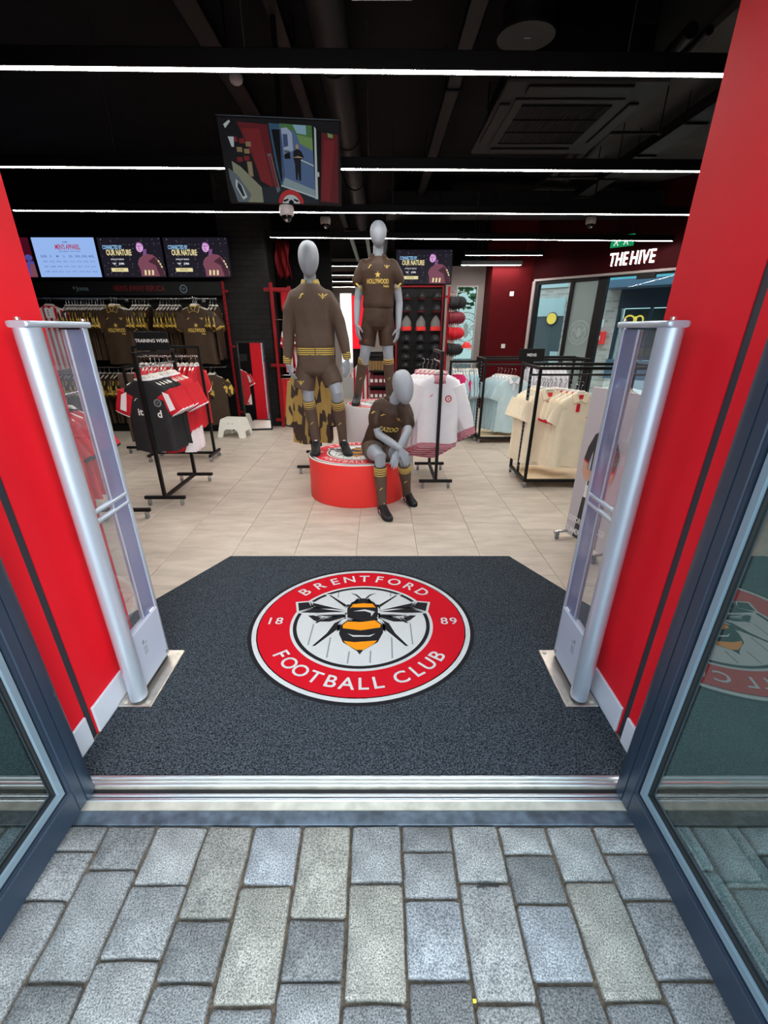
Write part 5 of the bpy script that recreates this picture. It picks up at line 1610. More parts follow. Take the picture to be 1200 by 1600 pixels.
collar(ff, 'brown_dim', .05, 'gold'); front_text(ff, 'HOLLYWOOD', -.43, .07, 'gold', .05, width=.26, bold=.04); front_text(ff, STAR, -.36, .035, 'gold', .05, name='star'); front_text(ff, 'bets', -.475, .035, 'gold', .05, x0=.10)
front_text(ff, SWOOSH, -.27, .025, 'gold', .05, x0=-.10, name='chest_mark'); front_text(ff, BEE, -.27, .03, 'gold', .05, x0=.10, name='chest_bee')
ff.location = (-4.02, 7.72, 1.99)
dup(ff, (-2.80, 7.72, 1.99), 0, 'front-facing brown shirt with gold lettering at the right end beside the red upright')
for i, x in enumerate((-4.02, -2.80)):
    tag(MB().cyl((x, 7.66, 1.992), (x, 8.2, 1.992), .008, n=8).cbox(x - .03, x + .03, 8.185, 8.20, 1.96, 2.02, .002).build('face_out_arm', 'wire'), ('chrome arm holding the front-facing brown shirt left of centre', 'chrome arm holding the front-facing brown shirt at the right end')[i], 'hook')
    for k in range(2):
        dup(ff, (x, 7.80 + .07 * k, 1.99), 0, 'brown shirt hanging close behind a front-facing one', 'second-row brown shirts on the wall arms')
st = garment('home_shirt', ('redwhite', 'redwhite', 'print_red'), 'red and white striped shirt at the left end of the upper wall rail', 'shirt', None, W_=.46, L=.92, sl=.23, sw=.20, T=.05, droop=62, seed=33)
a = MB(); a.cbox(-.05, .05, -.034, -.030, -.26, -.13, .001); a.build('placket_panel', 'white_fab', st); round_badge(st, .10, -.30, .032, .05)
a = MB()
for k in range(3): a.box(-.008, .008, -.036, -.0345, -.17 - .03 * k, -.155 - .03 * k)
a.build('buttons', 'boot', st)
st.location = (-5.0, 7.74, 1.99)
dup(st, (-5.0, 7.82, 1.99), .03, 'striped shirt directly behind the front striped one at the wall')
tag(MB().cyl((-5.0, 7.68, 1.992), (-5.0, 8.42, 1.992), .008, n=8).build('face_out_arm', 'wire'), 'chrome arm holding the striped red and white shirts', 'hook')
LO = 'brown garments edge-on on the lower wall rail'
gl = dup(ga, (-5.2, 7.98, 1.01), pi / 2, 'brown garment hanging edge-on on the lower wall rail', LO)
for k in range(1, 34):
    x = -5.2 + .075 * k
    if x < -2.66: dup(ga, (x, 7.98 + rg.uniform(-.02, .02), 1.01), pi / 2 + rg.uniform(-.08, .08), 'brown garment hanging edge-on on the lower wall rail', LO)
gf = garment('away_shirt', ('brown_dim', 'goldprint', 'brown_dim'), 'brown gold-sleeved shirt turned forward at the right end of the lower rail', 'shirt', None, W_=.46, L=.76, sl=.24, sw=.20, T=.05, droop=60, seed=36)
gf.location = (-2.72, 7.80, 1.01); gf.rotation_euler = (0, 0, .7)
# long brown trousers by the antenna
def trousers(name, m, label, cat, group=None):
    a = MB()
    for s in (-1, 1):
        a.loft([ell((s * .085 + s * .02 * t, 0, -.10 - .86 * t), (.10 - .02 * t, 0, 0), (0, .022, 0), 14, .8) for t in (0, .25, .5, .75, 1)])
    a.loft([ell((0, 0, z), (w, 0, 0), (0, .024, 0), 20, .8) for z, w in ((-.06, .17), (-.10, .18), (-.25, .19), (-.30, .15))])
    o = a.build(name, m); tag(o, label, cat, group)
    h = MB(); h.box(-.17, .17, -.006, .006, -.075, -.055).tube([(0, 0, -.055), (0, 0, 0), (.015, 0, .008), (.02, 0, -.008)], .003, 5); h.build('clip_hanger', ('hanger'), o)
    return o
tz = trousers('trousers', 'brown', 'long brown trousers hanging just right of the left antenna', 'trousers')
tz.location = (-3.35, 6.55, 1.10); tz.rotation_euler = (0, 0, .5)
t_rack('black rolling rack holding brown trousers near the left wall bay', (-3.35, 6.35, 0), .5, 1.15, rail=1.105)

# ------------------------------------------------------------------ wall screens
M['scr_dark'] = emat('screen_dark', (.012, .010, .018, 1), 1); M['scr_blue'] = emat('screen_pale_blue', rgb(148, 180, 236), 1)
M['scr_text_red'] = emat('screen_red_text', rgb(170, 40, 70), 1); M['scr_text_blue'] = emat('screen_blue_text', rgb(88, 110, 160), 1)
M['scr_white'] = emat('screen_white', rgb(235, 235, 245), 1); M['scr_cream'] = emat('screen_cream', rgb(228, 214, 160), 1)
M['scr_sky'] = emat('screen_sky_text', rgb(150, 200, 240), 1); M['scr_skin'] = emat('screen_violet_skin', rgb(214, 160, 214), 1)
M['scr_skin2'] = emat('screen_shadow_skin', rgb(120, 78, 128), 1); M['scr_shirt'] = emat('screen_plum_shirt', rgb(120, 70, 86), 1); M['scr_shirt2'] = emat('screen_dark_shirt', rgb(66, 38, 50), 1)
M['scr_maroon'] = emat('screen_maroon', rgb(70, 10, 30), 1); M['scr_indigo'] = emat('screen_indigo', rgb(70, 74, 150), 1)
def screen(label, x0, x1, y, z0, z1, kind):
    r = thing('wall_screen', label, 'screen', ((x0 + x1) / 2, y, z0), 'screens above the wall displays')
    MB().cbox(x0, x1, y, y + .06, z0, z1, .004).build('casing', 'black', r)
    b_ = .008
    w, h = x1 - x0 - 2 * b_, z1 - z0 - 2 * b_
    def f(u, v, k=0): return Vector((x0 + b_ + u * w, y - .0006 - .0005 * k, z0 + b_ + v * h))
    bg = {'table': 'scr_blue', 'advert': 'scr_dark', 'red': 'scr_maroon'}[kind]
    pn = MB().poly([f(0, 0), f(1, 0), f(1, 1), f(0, 1)]).build('panel', bg, r)
    if kind == 'table':
        a = MB(); write(a, "MEN'S APPAREL", .17, lambda p, q: f(.55 + p, .76 + q / h * w * .55, 1), 0, .02, width=.40); a.build('lettering', 'scr_text_red', pn)
        a = MB()
        write(a, 'JOMA', .05, lambda p, q: f(.53 + p, .885 + q * 1.2, 1), 0, .02, width=.09)
        write(a, 'MEASUREMENT TABLE FOR MEN', .04, lambda p, q: f(.57 + p, .655 + q, 1), 0, .01, width=.34)
        for i, s in enumerate(('SIZE', 'S', 'M', 'L', 'XL', '2XL', '3XL', '4XL')):
            write(a, s, .055, lambda p, q, i=i: f(.13 + i * .11 + p, .53 + q * 1.4, 1), 0, .02)
        for rw, (nm, v0) in enumerate((('CHEST', 90), ('WAIST', 78), ('HIP', 94))):
            for i in range(8):
                s = nm if i == 0 else '%d-%d' % (v0 + 6 * i, v0 + 6 * i + 4)
                write(a, s, .04, lambda p, q, i=i, rw=rw: f(.13 + i * .11 + p, .40 - rw * .13 + q * 1.3, 1), 0, .01, width=.075)
        a.build('lettering', 'scr_text_blue', pn)
    elif kind == 'advert':
        a = MB()
        rr = random.Random(11)
        for k in range(90):
            u, v = rr.uniform(.02, .98), rr.uniform(.05, .97); d = rr.uniform(.0022, .0045)
            a.poly([f(u - d, v, 1), f(u, v - d * 1.8, 1), f(u + d, v, 1), f(u, v + d * 1.8, 1)])
        a.build('star_field', 'scr_white', pn)
        a = MB(); write(a, 'CONNECTED BY', .12, lambda p, q: f(.215 + p, .755 + q * 1.15, 2), 0, .02, width=.31); a.build('lettering', 'scr_sky', pn)
        a = MB(); write(a, 'OUR NATURE', .16, lambda p, q: f(.305 + p, .62 + q * 1.25, 2), 0, .03, width=.40)
        a.poly([f(.13, .14, 2), f(.40, .14, 2), f(.40, .235, 2), f(.13, .235, 2)]); a.build('lettering', 'scr_cream', pn)
        a = MB(); write(a, 'AWAY KIT 2023/24', .05, lambda p, q: f(.26 + p, .455 + q, 2), 0, .01, width=.21)
        for p in BEE: a.poly([f(.20 + q * .035, .345 + s * .05, 2) for q, s in p])
        write(a, 'JOMA', .06, lambda p, q: f(.315 + p, .345 + q * 1.2, 2), 0, .02, width=.09)
        a.build('small_print', 'scr_white', pn)
        a = MB(); write(a, 'SHOP NOW', .05, lambda p, q: f(.26 + p, .187 + q * 1.1, 3), 0, .01, width=.13); a.build('button_text', 'scr_dark', pn)
        a = MB()
        a.poly([f(*q, 2) for q in [(.60, .02), (.60, .20), (.575, .33), (.60, .44), (.68, .56), (.72, .60), (.84, .57), (.90, .48), (.955, .30), (.99, .12), (.98, .02)]], 0)
        a.poly([f(*q, 3) for q in [(.75, .40), (.86, .30), (.90, .02), (.98, .02), (.97, .20), (.90, .40), (.86, .52)]], 1)
        for u in (.655, .715, .775): a.poly([f(*q, 4) for q in [(u, .05), (u + .03, .05), (u + .04, .17), (u + .01, .19)]], 2)
        for u, v in ((.905, .40), (.925, .33), (.94, .26)): a.poly([f(*q, 4) for q in [(u, v), (u + .02, v - .03), (u + .028, v + .02), (u + .006, v + .04)]], 2)
        a.build('printed_shirt', ('scr_shirt', 'scr_shirt2', 'scr_cream'), pn)
        a = MB()
        a.poly([f(*q, 3) for q in [(.69, .57), (.70, .70), (.755, .72), (.745, .60), (.72, .54)]], 1)
        a.poly([f(.655 + .057 * cos(t) + .008 * sin(t), .76 + .125 * sin(t), 4) for t in [k * pi / 10 for k in range(20)]], 0)
        a.poly([f(*q, 5) for q in [(.61, .80), (.64, .79), (.655, .80), (.69, .79), (.688, .775), (.652, .785), (.64, .77), (.612, .783)]], 1)
        a.poly([f(*q, 5) for q in [(.643, .77), (.652, .72), (.640, .705), (.633, .715)]], 1)
        a.poly([f(*q, 5) for q in [(.63, .685), (.665, .69), (.66, .675), (.637, .672)]], 1)
        a.poly([f(*q, 5) for q in [(.60, .85), (.63, .885), (.68, .882), (.708, .84), (.712, .77), (.695, .83), (.65, .862), (.615, .848)]], 1)
        a.build('printed_face', ('scr_skin', 'scr_skin2'), pn)
    else:
        a = MB()
        a.poly([f(.93 + .06 * cos(t), .50 + .08 * sin(t), 1) for t in [k * pi / 8 for k in range(16)]], 0)
        a.poly([f(*q, 1) for q in [(.72, .0), (.80, .30), (.92, .42), (1, .40), (1, 0)]], 0)
        a.poly([f(*q, 2) for q in [(.88, .0), (.93, .36), (1, .34), (1, .0)]], 1)
        a.build('printed_player', ('scr_indigo', 'scr_shirt'), pn)
    return r
screen('pale blue MEN\'S APPAREL size chart screen', -5.275, -4.315, 8.2, 2.298, 2.828, 'table')
screen('middle advert screen of the left wall row, right of the size chart', -4.285, -3.315, 8.2, 2.298, 2.828, 'advert')
screen('right-hand advert screen of the left wall row beside the black bricks', -3.290, -2.310, 8.2, 2.298, 2.828, 'advert')
screen('dark red player screen partly cut off by the red wall', -6.27, -5.31, 8.2, 2.298, 2.828, 'red')
screen('advert screen above the cap wall behind the tall mannequin', .27, 1.24, 9.16, 2.28, 2.80, 'advert')

# ------------------------------------------------------------------ leaning mirror, stools
mr_ = thing('standing_mirror', 'black framed tall mirror leaning on the black brick wall', 'mirror', (0, 0, 0))
a = MB(); a.cbox(-.225, -.20, -.015, .015, 0, 1.41, .003).cbox(.20, .225, -.015, .015, 0, 1.41, .003).cbox(-.20, .20, -.015, .015, 0, .03, .003).cbox(-.20, .20, -.015, .015, 1.38, 1.41, .003).box(-.2, .2, .004, .012, .03, 1.38)
a.build('frame', 'black', mr_)
MB().box(-.2, .2, -.004, .002, .03, 1.38).build('mirror_glass', 'mirror', mr_)
mr_.location = (-2.09, 7.98, 0); mr_.rotation_euler = (radians(-4), 0, radians(10))
def stool(label, x, y, rz):
    r = thing('step_stool', label, 'stool', (0, 0, 0), 'white step stools')
    a = MB(); a.prism([(-.15, -.11), (-.13, -.125), (.13, -.125), (.15, -.11), (.15, .11), (.13, .125), (-.13, .125), (-.15, .11)], lambda p, q: (p, q, .235), lambda p, q: (p * .98, q * .98, .25)); a.build('tread', 'offwhite', r)
    for s, hw_, y0, y1 in ((-1, .15, -.125, -.17), (1, .15, .125, .17)):
        b = MB()
        prof = [(-.15, .24), (.15, .24), (.205, 0), (.125, 0), (.10, .09), (.07, .115), (-.07, .115), (-.10, .09), (-.125, 0), (-.205, 0)]
        b.prism(prof, lambda p, z: (p, y0 + (y1 - y0) * (1 - z / .24), z), lambda p, z: (p, y0 + (y1 - y0) * (1 - z / .24) - s * .02, z)); b.build('side', 'offwhite', r)
    for s in (-1, 1):
        b = MB(); prof = [(-.12, .24), (.12, .24), (.165, 0), (.10, 0), (.08, .08), (-.08, .08), (-.10, 0), (-.165, 0)]
        b.prism(prof, lambda p, z: (s * (.15 + .055 * (1 - z / .24)), p, z), lambda p, z: (s * (.13 + .055 * (1 - z / .24)), p, z)); b.build('end', 'offwhite', r)
    b = MB()
    for x_ in (-.03, .03): b.cyl((x_, -.1345, .185), (x_, -.131, .185), .012, n=14, sm=False)
    b.build('grip_holes', 'gasket', r)
    r.location = (x, y, 0); r.rotation_euler = (0, 0, rz); r.scale = (1.12, 1.12, 1.12)
    return r
stool('white plastic step stool on the floor by the leaning mirror', -2.38, 7.55, -.12)

# ------------------------------------------------------------------ red side fixture, dark recess
rf = thing('red_rail_fixture', 'red metal ladder fixture with hanging clothes behind the jacketed mannequin', 'shop fixture', (-1.6, 8.3, 0))
for x, y in ((-1.73, 8.28), (-1.56, 8.9)):
    MB().cbox(x - .025, x + .025, y - .025, y + .025, 0, 2.24, .004).build('upright', 'redmetal', rf)
a = MB()
for z in (2.12, 1.0, .10):
    a.cbox(-1.85, -1.42, 8.265, 8.295, z, z + .05, .003)
    a.add([(-1.745, 8.28, z), (-1.715, 8.28, z), (-1.545, 8.9, z), (-1.575, 8.9, z), (-1.745, 8.28, z + .04), (-1.715, 8.28, z + .04), (-1.545, 8.9, z + .04), (-1.575, 8.9, z + .04)], [(0, 1, 2, 3), (7, 6, 5, 4), (0, 4, 5, 1), (1, 5, 6, 2), (2, 6, 7, 3), (3, 7, 4, 0)])
a.build('cross_bar', 'redmetal', rf)
MB().cyl((-1.73, 8.40, 1.72), (-1.05, 8.40, 1.72), .011, n=8).build('hanging_rail', 'wire', rf)
MB().cyl((-1.73, 8.40, .86), (-1.05, 8.40, .86), .011, n=8).build('hanging_rail', 'wire', rf)
MB().cyl((-1.08, 8.40, 0), (-1.08, 8.40, 2.1), .02, n=8).build('rear_post', 'black', rf)
hs_ = garment('home_shirt', ('redwhite', 'redwhite', 'red'), 'red and white striped shirt half hidden behind the jacketed mannequin', 'shirt', 'striped shirts in the red fixture', W_=.44, L=.68, T=.045, seed=41)
hs_.location = (-1.52, 8.40, 1.715); hs_.rotation_euler = (0, 0, pi / 2 - .25)
for k in range(1, 6): dup(hs_, (-1.52 + .075 * k, 8.40, 1.715), pi / 2 - .25)
tr = trousers('shorts_pair', 'red', 'red bottoms hanging low in the red fixture', 'trousers', 'red bottoms in the red fixture')
tr.location = (-1.55, 8.40, .855); tr.rotation_euler = (0, 0, .3); tr.scale = (1, 1, .78)
for k in range(1, 5): dup(tr, (-1.55 + .09 * k, 8.40, .855), .4, sc=(1, 1, .78))
a = MB(); a.cbox(-1.60, -1.40, 8.30, 8.40, 1.83, 2.14, .02); o = a.build('folded_banner', 'red'); tag(o, 'red folded cloth hanging high in the red fixture', 'cloth')
a = MB(); a.tube([(-1.50, 8.35, 2.14), (-1.50, 8.28, 2.15)], .006, 6); a.build('loop', 'wire', o)
def drape(x, y, z0, z1, w, seed):
    rr = random.Random(seed); a = MB(); n = 14; g = []
    for i in range(8):
        z = z1 + (z0 - z1) * i / 7
        g.append([(x - w / 2 + w * j / n + .02 * sin(i + j), y + .03 * sin(j * 1.9 + seed) + .01 * sin(i * 1.3), z - .03 * (j % 3) * (i / 7)) for j in range(n + 1)])
    a.loft(g, 0, True, False, False); return a
o = drape(-1.55, 8.5, 2.36, 2.84, .22, 2).build('hung_scarf', 'dark_red'); sld = o.modifiers.new('s', 'SOLIDIFY'); sld.thickness = .01
tag(o, 'dark red scarf cloth hung near the ceiling above the red fixture', 'cloth')
MB().cyl((-1.7, 8.5, 2.84), (-1.4, 8.5, 2.84), .01, n=8).cyl((-1.69, 8.5, 2.84), (-1.69, 8.5, 3.7), .005, n=6).cyl((-1.41, 8.5, 2.84), (-1.41, 8.5, 3.7), .005, n=6).build('hanging_bar', 'black', o)

# red scarf column and white light panel deep in the aisle
M['lit_white'] = emat('lit_white_panel', (1, .98, .95, 1), 2.2); M['overexposed_red'] = emat('overexposed_red_scarf', (1.0, .012, .03, 1), 1.0)
o = thing('light_box', 'tall glowing white light panel at the end of the aisle', 'lamp', (-.80, 12, 0))
MB().cbox(-.92, -.685, 12.0, 12.06, .85, 2.3, .004).build('diffuser', 'lit_white', o)
MB().cbox(-.94, -.665, 12.06, 12.12, 0, 2.33, .004).build('frame', 'white', o)
o = thing('scarf_display_column', 'red scarf column with overexposed brightness put in as glow, between the standing mannequins', 'lamp', (-.5, 12, 0))
MB().cbox(-.655, -.385, 12.0, 12.10, 1.15, 2.28, .01).build('glow_face', 'overexposed_red', o)  # emission stands in for overexposed red scarves, not a lamp
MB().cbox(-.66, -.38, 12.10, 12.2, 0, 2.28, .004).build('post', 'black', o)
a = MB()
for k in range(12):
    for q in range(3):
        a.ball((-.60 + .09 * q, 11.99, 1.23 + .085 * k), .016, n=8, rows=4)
a.build('glow_sequins', 'overexposed_red', o)

# low gondola with boxes behind the legs
gd = thing('gift_gondola', 'black gondola of maroon boxes and tan packs behind the tall mannequin', 'shop fixture', (.2, 9.7, 0))
MB().box(-.22, .24, 9.62, 10.1, 0, 1.18).build('carcass', 'black', gd)
for z in (.30, .58, .86): MB().cbox(-.22, .24, 9.36, 9.64, z - .03, z, .003).build('shelf', 'black', gd)
MB().cbox(-.22, .24, 9.36, 9.64, 0, .10, .003).build('plinth', 'white', gd)
def pack(name, label, m, x, y, z, w, d, h, cat, group):
    o = MB().cbox(x, x + w, y, y + d, z, z + h, .003).build(name, m); return tag(o, label, cat, group)
bx = None
for rw, z in enumerate((.30, .58)):
    for k in range(5):
        x = -.205 + .088 * k
        o = thing('gift_box', 'maroon printed gift box on the gondola shelves', 'box', (x, 9.42, z), 'maroon boxes on the gondola')
        MB().cbox(x, x + .078, 9.42, 9.55, z, z + .19, .002).build('carton', 'maroon', o)
        MB().box(x + .012, x + .066, 9.4185, 9.4195, z + .06, z + .12).build('front_label', 'print_white', o)
for k in range(8):
    x = -.21 + .056 * k
    pack('tan_pack', 'tan card pack in the row on the gondola upper shelf', 'tan', x, 9.42, .86, .048, .10, .17, 'box', 'tan packs on the gondola')
a = MB()
for k in range(14): a.box(-.21 + .031 * k, -.19 + .031 * k, 9.4, 9.402, 1.08, 1.11)
MB().box(-.22, .24, 9.40, 9.44, 1.05, 1.14).build('ticket_strip', 'black', gd); a.build('tickets', 'print_white', gd)
ssr = garment('scarf', ('redwhite', 'redwhite', 'red'), 'red and white striped scarf top beside the gift gondola', 'scarf', 'striped tops beside the gondola', W_=.34, L=.72, sl=.12, sw=.12, T=.05, seed=44)
ssr.location = (-.36, 9.5, 1.05); ssr.rotation_euler = (0, 0, .2)
for k in range(1, 5): dup(ssr, (-.36, 9.5 + .14 * k, 1.05), .25)
MB().cyl((-.36, 9.35, 1.05), (-.36, 10.3, 1.05), .010, n=8).build('side_rail', 'wire', gd)

# ------------------------------------------------------------------ cap wall
cw = thing('cap_wall', 'black slatted cap wall with a red frame under the advert screen', 'shop fixture', (.7, 9.25, 0))
MB().box(.30, 1.12, 9.24, 9.31, 0, 2.27).build('back_panel', 'black', cw)
for k in range(14): MB().cbox(.33, 1.09, 9.228, 9.24, .2 + .145 * k, .305 + .145 * k, .002).build('slat', 'black', cw)
MB().cbox(.28, .31, 9.19, 9.24, 0, 2.27, .003).build('frame_post', 'redmetal', cw); MB().cbox(1.10, 1.13, 9.19, 9.24, 0, 2.27, .003).build('frame_post', 'redmetal', cw)
MB().cbox(.31, 1.10, 9.19, 9.24, 2.24, 2.27, .003).build('frame_top', 'redmetal', cw)
def cap(label, brim, crown, x, z, group, y=9.22, bean=False, rz=0):
    r = thing('baseball_cap' if not bean else 'beanie_hat', label, 'hat', (0, 0, 0), group)
    if bean:
        rg2 = [ell((0, -.05, zz), (w, 0, 0), (0, w * .8, 0), 18) for zz, w in ((0, .085), (.06, .088), (.10, .08), (.15, .05), (.19, .02), (.20, .008))]
        a = MB(); a.loft(rg2); a.build('knit_crown', crown, r)
        a = MB(); a.loft([ell((0, -.05, zz), (w, 0, 0), (0, w * .8, 0), 18) for zz, w in ((-.05, .088), (-.045, .095), (.015, .095), (.02, .088))]); a.build('turn_up', brim, r)
    else:
        a = MB(); a.ball((0, -.075, -.01), .08, .085, .10, 16, 0, 0, 1, 6); a.build('crown', crown, r)
        a = MB(); pts = [(.078 * cos(t), -.10 - .085 * sin(t)) for t in [pi * k / 12 for k in range(13)]]
        a.prism(pts, lambda p, q: (p, q, -.012 + .02 * (p / .078) ** 2 * -1 - (q + .1) * -.15), lambda p, q: (p, q, -.006 + .02 * (p / .078) ** 2 * -1 - (q + .1) * -.15)); a.build('peak', brim, r)
        a = MB(); a.poly([(.014 * cos(t), -.161, .03 + .014 * sin(t)) for t in [pi * k / 6 for k in range(12)]]); a.build('front_badge', 'badge_dim', r)
    r.location = (x, y, z); r.rotation_euler = (0, 0, rz)
    return r
CWX = (.475, .735, 1.0)
first = cap('black cap with red peak in the top rows of the cap wall', 'redmetal', 'black_fab', CWX[0], 2.08, 'black caps with red peaks on the cap wall')
for x in CWX[1:]: dup(first, (x, 9.22, 2.08))
for z in (1.88,):
    for x in CWX: dup(first, (x, 9.22, z))
for i, x in enumerate(CWX):
    cap(('grey beanie with red turn-up half behind the mannequin arm', 'grey beanie with red turn-up in the middle column', 'grey beanie with red turn-up nearest the red post')[i], 'red_vinyl', 'grey_fab', x, 1.60, 'grey beanies on the cap wall', bean=True)
dk = cap('dark cap with a round badge in the lower rows of the cap wall', 'black_fab', 'black_fab', CWX[0], 1.40, 'dark caps low on the cap wall')
for z in (1.40, 1.26, 1.10, .96, .80, .64):
    for x in CWX:
        if not (z == 1.40 and x == CWX[0]): dup(dk, (x, 9.22, z))
# side view caps on the red upright
sr = thing('cap_stand', 'red upright with pegs of caps by the narrow window', 'shop fixture', (1.17, 8.8, 0))
MB().cbox(1.145, 1.18, 8.76, 8.80, 0, 2.22, .003).build('upright', 'redmetal', sr)
MB().cbox(1.09, 1.12, 8.9, 8.93, 0, 2.25, .003).build('upright', 'black', sr)
MB().cbox(1.0, 1.40, 8.74, 8.86, 0, .05, .004).build('foot', 'black', sr)
a = MB(); a.cbox(1.10, 1.16, 8.77, 8.79, 2.05, 2.09, .003).cbox(1.10, 1.16, 8.77, 8.93, 1.0, 1.04, .003); a.build('bracket', 'redmetal', sr)
for i, (z, cr, nm, lb) in enumerate(((1.97, 'black_fab', 'black', 'black cap in the uppermost peg stack by the narrow window'), (1.74, 'maroon', 'maroon', 'dark maroon cap in the second peg stack by the narrow window'), (1.50, 'red', 'red', 'red cap in the third peg stack by the narrow window'), (1.24, 'black_fab', 'black', 'black cap in the lowest peg stack by the narrow window'))):
    MB().cyl((1.18, 8.78, z + .17), (1.46, 8.78, z + .17), .006, n=6).build('peg', 'wire', sr)
    f0 = cap(lb, cr, cr, 1.20, z, nm + ' caps on peg %s by the window' % ('one', 'two', 'three', 'four')[i], y=8.78)
    # hung by the strap: crown outwards, peak down
    def hangm(a): return (Matrix(((0, 0, 1), (1, 0, 0), (0, 1, 0))) @ Matrix.Rotation(a, 3, 'Z')).to_euler()
    for k in range(6):
        q = f0 if k == 0 else dup(f0, (0, 0, 0))
        q.location = (1.20 + .034 * k, 8.78 + rg.uniform(-.012, .012), z + .10 + rg.uniform(-.008, .008)); q.rotation_euler = hangm(rg.uniform(-.2, .2)); q.scale = (1.12, 1.12, 1.12)
rp = cap('single red cap in front of the lowest peg stack', 'red_vinyl', 'red_vinyl', 1.44, 1.29, None, y=8.72, rz=pi / 2)

# ------------------------------------------------------------------ ceiling things
def strip_light(label, x0, x1, y0, slope, z, w=.045, h=.075):
    r = thing('light_strip', label, 'ceiling light', (0, 0, 0), 'linear ceiling lights')
    MB().cbox(x0, x1, -w / 2 - .012, w / 2 + .012, .012, h, .004).box(x0, x1, -w / 2 - .012, -w / 2, -.001, .013).box(x0, x1, w / 2, w / 2 + .012, -.001, .013).build('housing', 'black', r)
    MB().box(x0 + .01, x1 - .01, -w / 2, w / 2, 0, .012).build('diffuser', 'strip', r)
    n = max(2, int((x1 - x0) / 1.6))
    for k in range(n):
        x = x0 + .3 + (x1 - x0 - .6) * k / (n - 1)
        if not (4.3 < y0 < 6 and .7 < x < 2.3):
            MB().cyl((x, 0, h), (x, 0, (3.635 if x > 2.5 and y0 < 10.1 else 3.698) - z), .003, n=6).build('suspension_wire', 'wire', r)
    r.location = (0, y0, z); r.rotation_euler = (0, 0, slope)
    return r
strip_light('long white light strip nearest the door, full width', -3.0, 3.6, 3.25, .021, 2.8)
strip_light('second long light strip, crossed by the hanging monitor', -4.6, 4.4, 4.88, .021, 2.8)
strip_light('third long light strip passing just under the monitor', -4.21, 4.5, 6.485, .028, 2.8)
strip_light('fourth light strip, beginning above the jacketed mannequin', -1.64, 4.52, 8.15, .05, 2.8)
strip_light('short light strip over the white wall, upper of the pair', 1.57, 3.0, 9.89, .0, 2.8)
strip_light('short light strip over the white wall, lower of the pair', 1.56, 2.73, 10.25, .0, 2.685)
for i, y in enumerate((11.0, 12.8, 14.4, 16.2)):
    strip_light(('first aisle light strip seen between the standing mannequins', 'second aisle light strip seen between the standing mannequins', 'third aisle light strip seen between the standing mannequins', 'fourth aisle light strip seen between the standing mannequins')[i], -2.2, .85, y, 0, 2.75)
em_ = thing('emergency_light', 'pale emergency light box at the very top of the picture', 'ceiling light', (0, 3.34, 3.1))
MB().cbox(-.15, .17, 3.28, 3.345, 3.103, 3.16, .006).build('body', 'white', em_)
MB().cyl((.01, 3.31, 3.16), (.01, 3.31, 3.7), .006, n=8).build('stem', 'black', em_)

# air conditioning cassette
ac = thing('air_conditioner', 'black square ceiling air conditioning cassette with central grille', 'air conditioner', (1.5, 5.2, 3.2))
x0, x1, y0, y1, z = .93, 2.12, 4.45, 6.02, 3.2
y1 = 5.98
MB().cbox(x0, x1, y0, y1, z, z + .05, .012).build('panel', 'duct', ac)
MB().cbox(x0 + .12, x1 - .12, y0 + .12, y1 - .12, z + .05, 3.55, .01).build('body', 'black', ac)
MB().cbox(1.06, 1.92, 4.72, 5.72, z - .012, z, .006).build('inner_frame', 'duct', ac)
MB().box(1.13, 1.85, 4.80, 5.64, z - .0135, z - .012).build('grille_back', 'gasket', ac)
a = MB()
for k in range(34):
    t = 1.14 + .0213 * k
    a.box(t, t + .007, 4.80, 5.64, z - .020, z - .0135)
for k in range(4): a.box(1.13, 1.85, 4.80 + .272 * k, 4.815 + .272 * k, z - .022, z - .0135)
a.build('grille', 'ceil', ac)
for q in ((1.10, 1.88, 4.50, 4.62), (1.10, 1.88, 5.80, 5.92), (.955, 1.035, 4.80, 5.64), (1.985, 2.065, 4.80, 5.64)):
    MB().cbox(q[0], q[1], q[2], q[3], z - .016, z + .002, .005).build('louvre', 'black', ac)
for x in (1.05, 2.0):
    for y in (4.6, 5.85): MB().cyl((x, y, 3.5), (x, y, 3.7), .008, n=6).build('hanger_rod', 'black', ac)
sp_ = thing('ceiling_speaker', 'round black ceiling speaker near the air conditioner', 'speaker', (.9, 3.9, 3.2))
MB().cyl((.9, 3.905, 3.2), (.9, 3.905, 3.215), .175, n=40).build('grille', 'duct', sp_)
MB().cyl((.9, 3.905, 3.215), (.9, 3.905, 3.34), .15, n=32).build('can', 'black', sp_)
MB().cbox(.89, .93, 3.9, 3.91, 3.197, 3.20, .001).build('badge', 'bead', sp_)
MB().cyl((.9, 3.905, 3.34), (.9, 3.905, 3.7), .006, n=6).build('hanger_rod', 'black', sp_)
def dome(label, x, y, z, s=1.0, top=3.7):
    r = thing('dome_camera', label, 'camera', (x, y, z), 'dome security cameras')
    MB().loft([ell((x, y, z + q * s), (w * s, 0, 0), (0, w * s, 0), 28) for q, w in ((.06, .055), (.055, .060), (.02, .064), (-.005, .060), (-.012, .055))]).build('housing', 'cam_body', r)
    a = MB(); a.ball((x, y, z - .010 * s), .046 * s, .046 * s, .050 * s, 22, 0, -1, 0, 8); a.build('dome', 'dark_glass', r)
    a = MB(); a.cyl((x, y - .03 * s, z - .045 * s), (x, y - .04 * s, z - .052 * s), .012 * s, n=12); a.build('lens', 'wire', r)
    MB().cyl((x, y, z + .06 * s), (x, y, top), .012, n=8).build('stem', 'black', r)
    return r
dome('white dome camera under the hanging monitor', -.745, 4.43, 2.405, .92)
dome('small dark-lit dome camera behind the monitor camera', -.735, 7.4, 2.86, 1.1)
dome('small white dome camera by the right window wall', 2.98, 7.8, 2.93, 1.1)
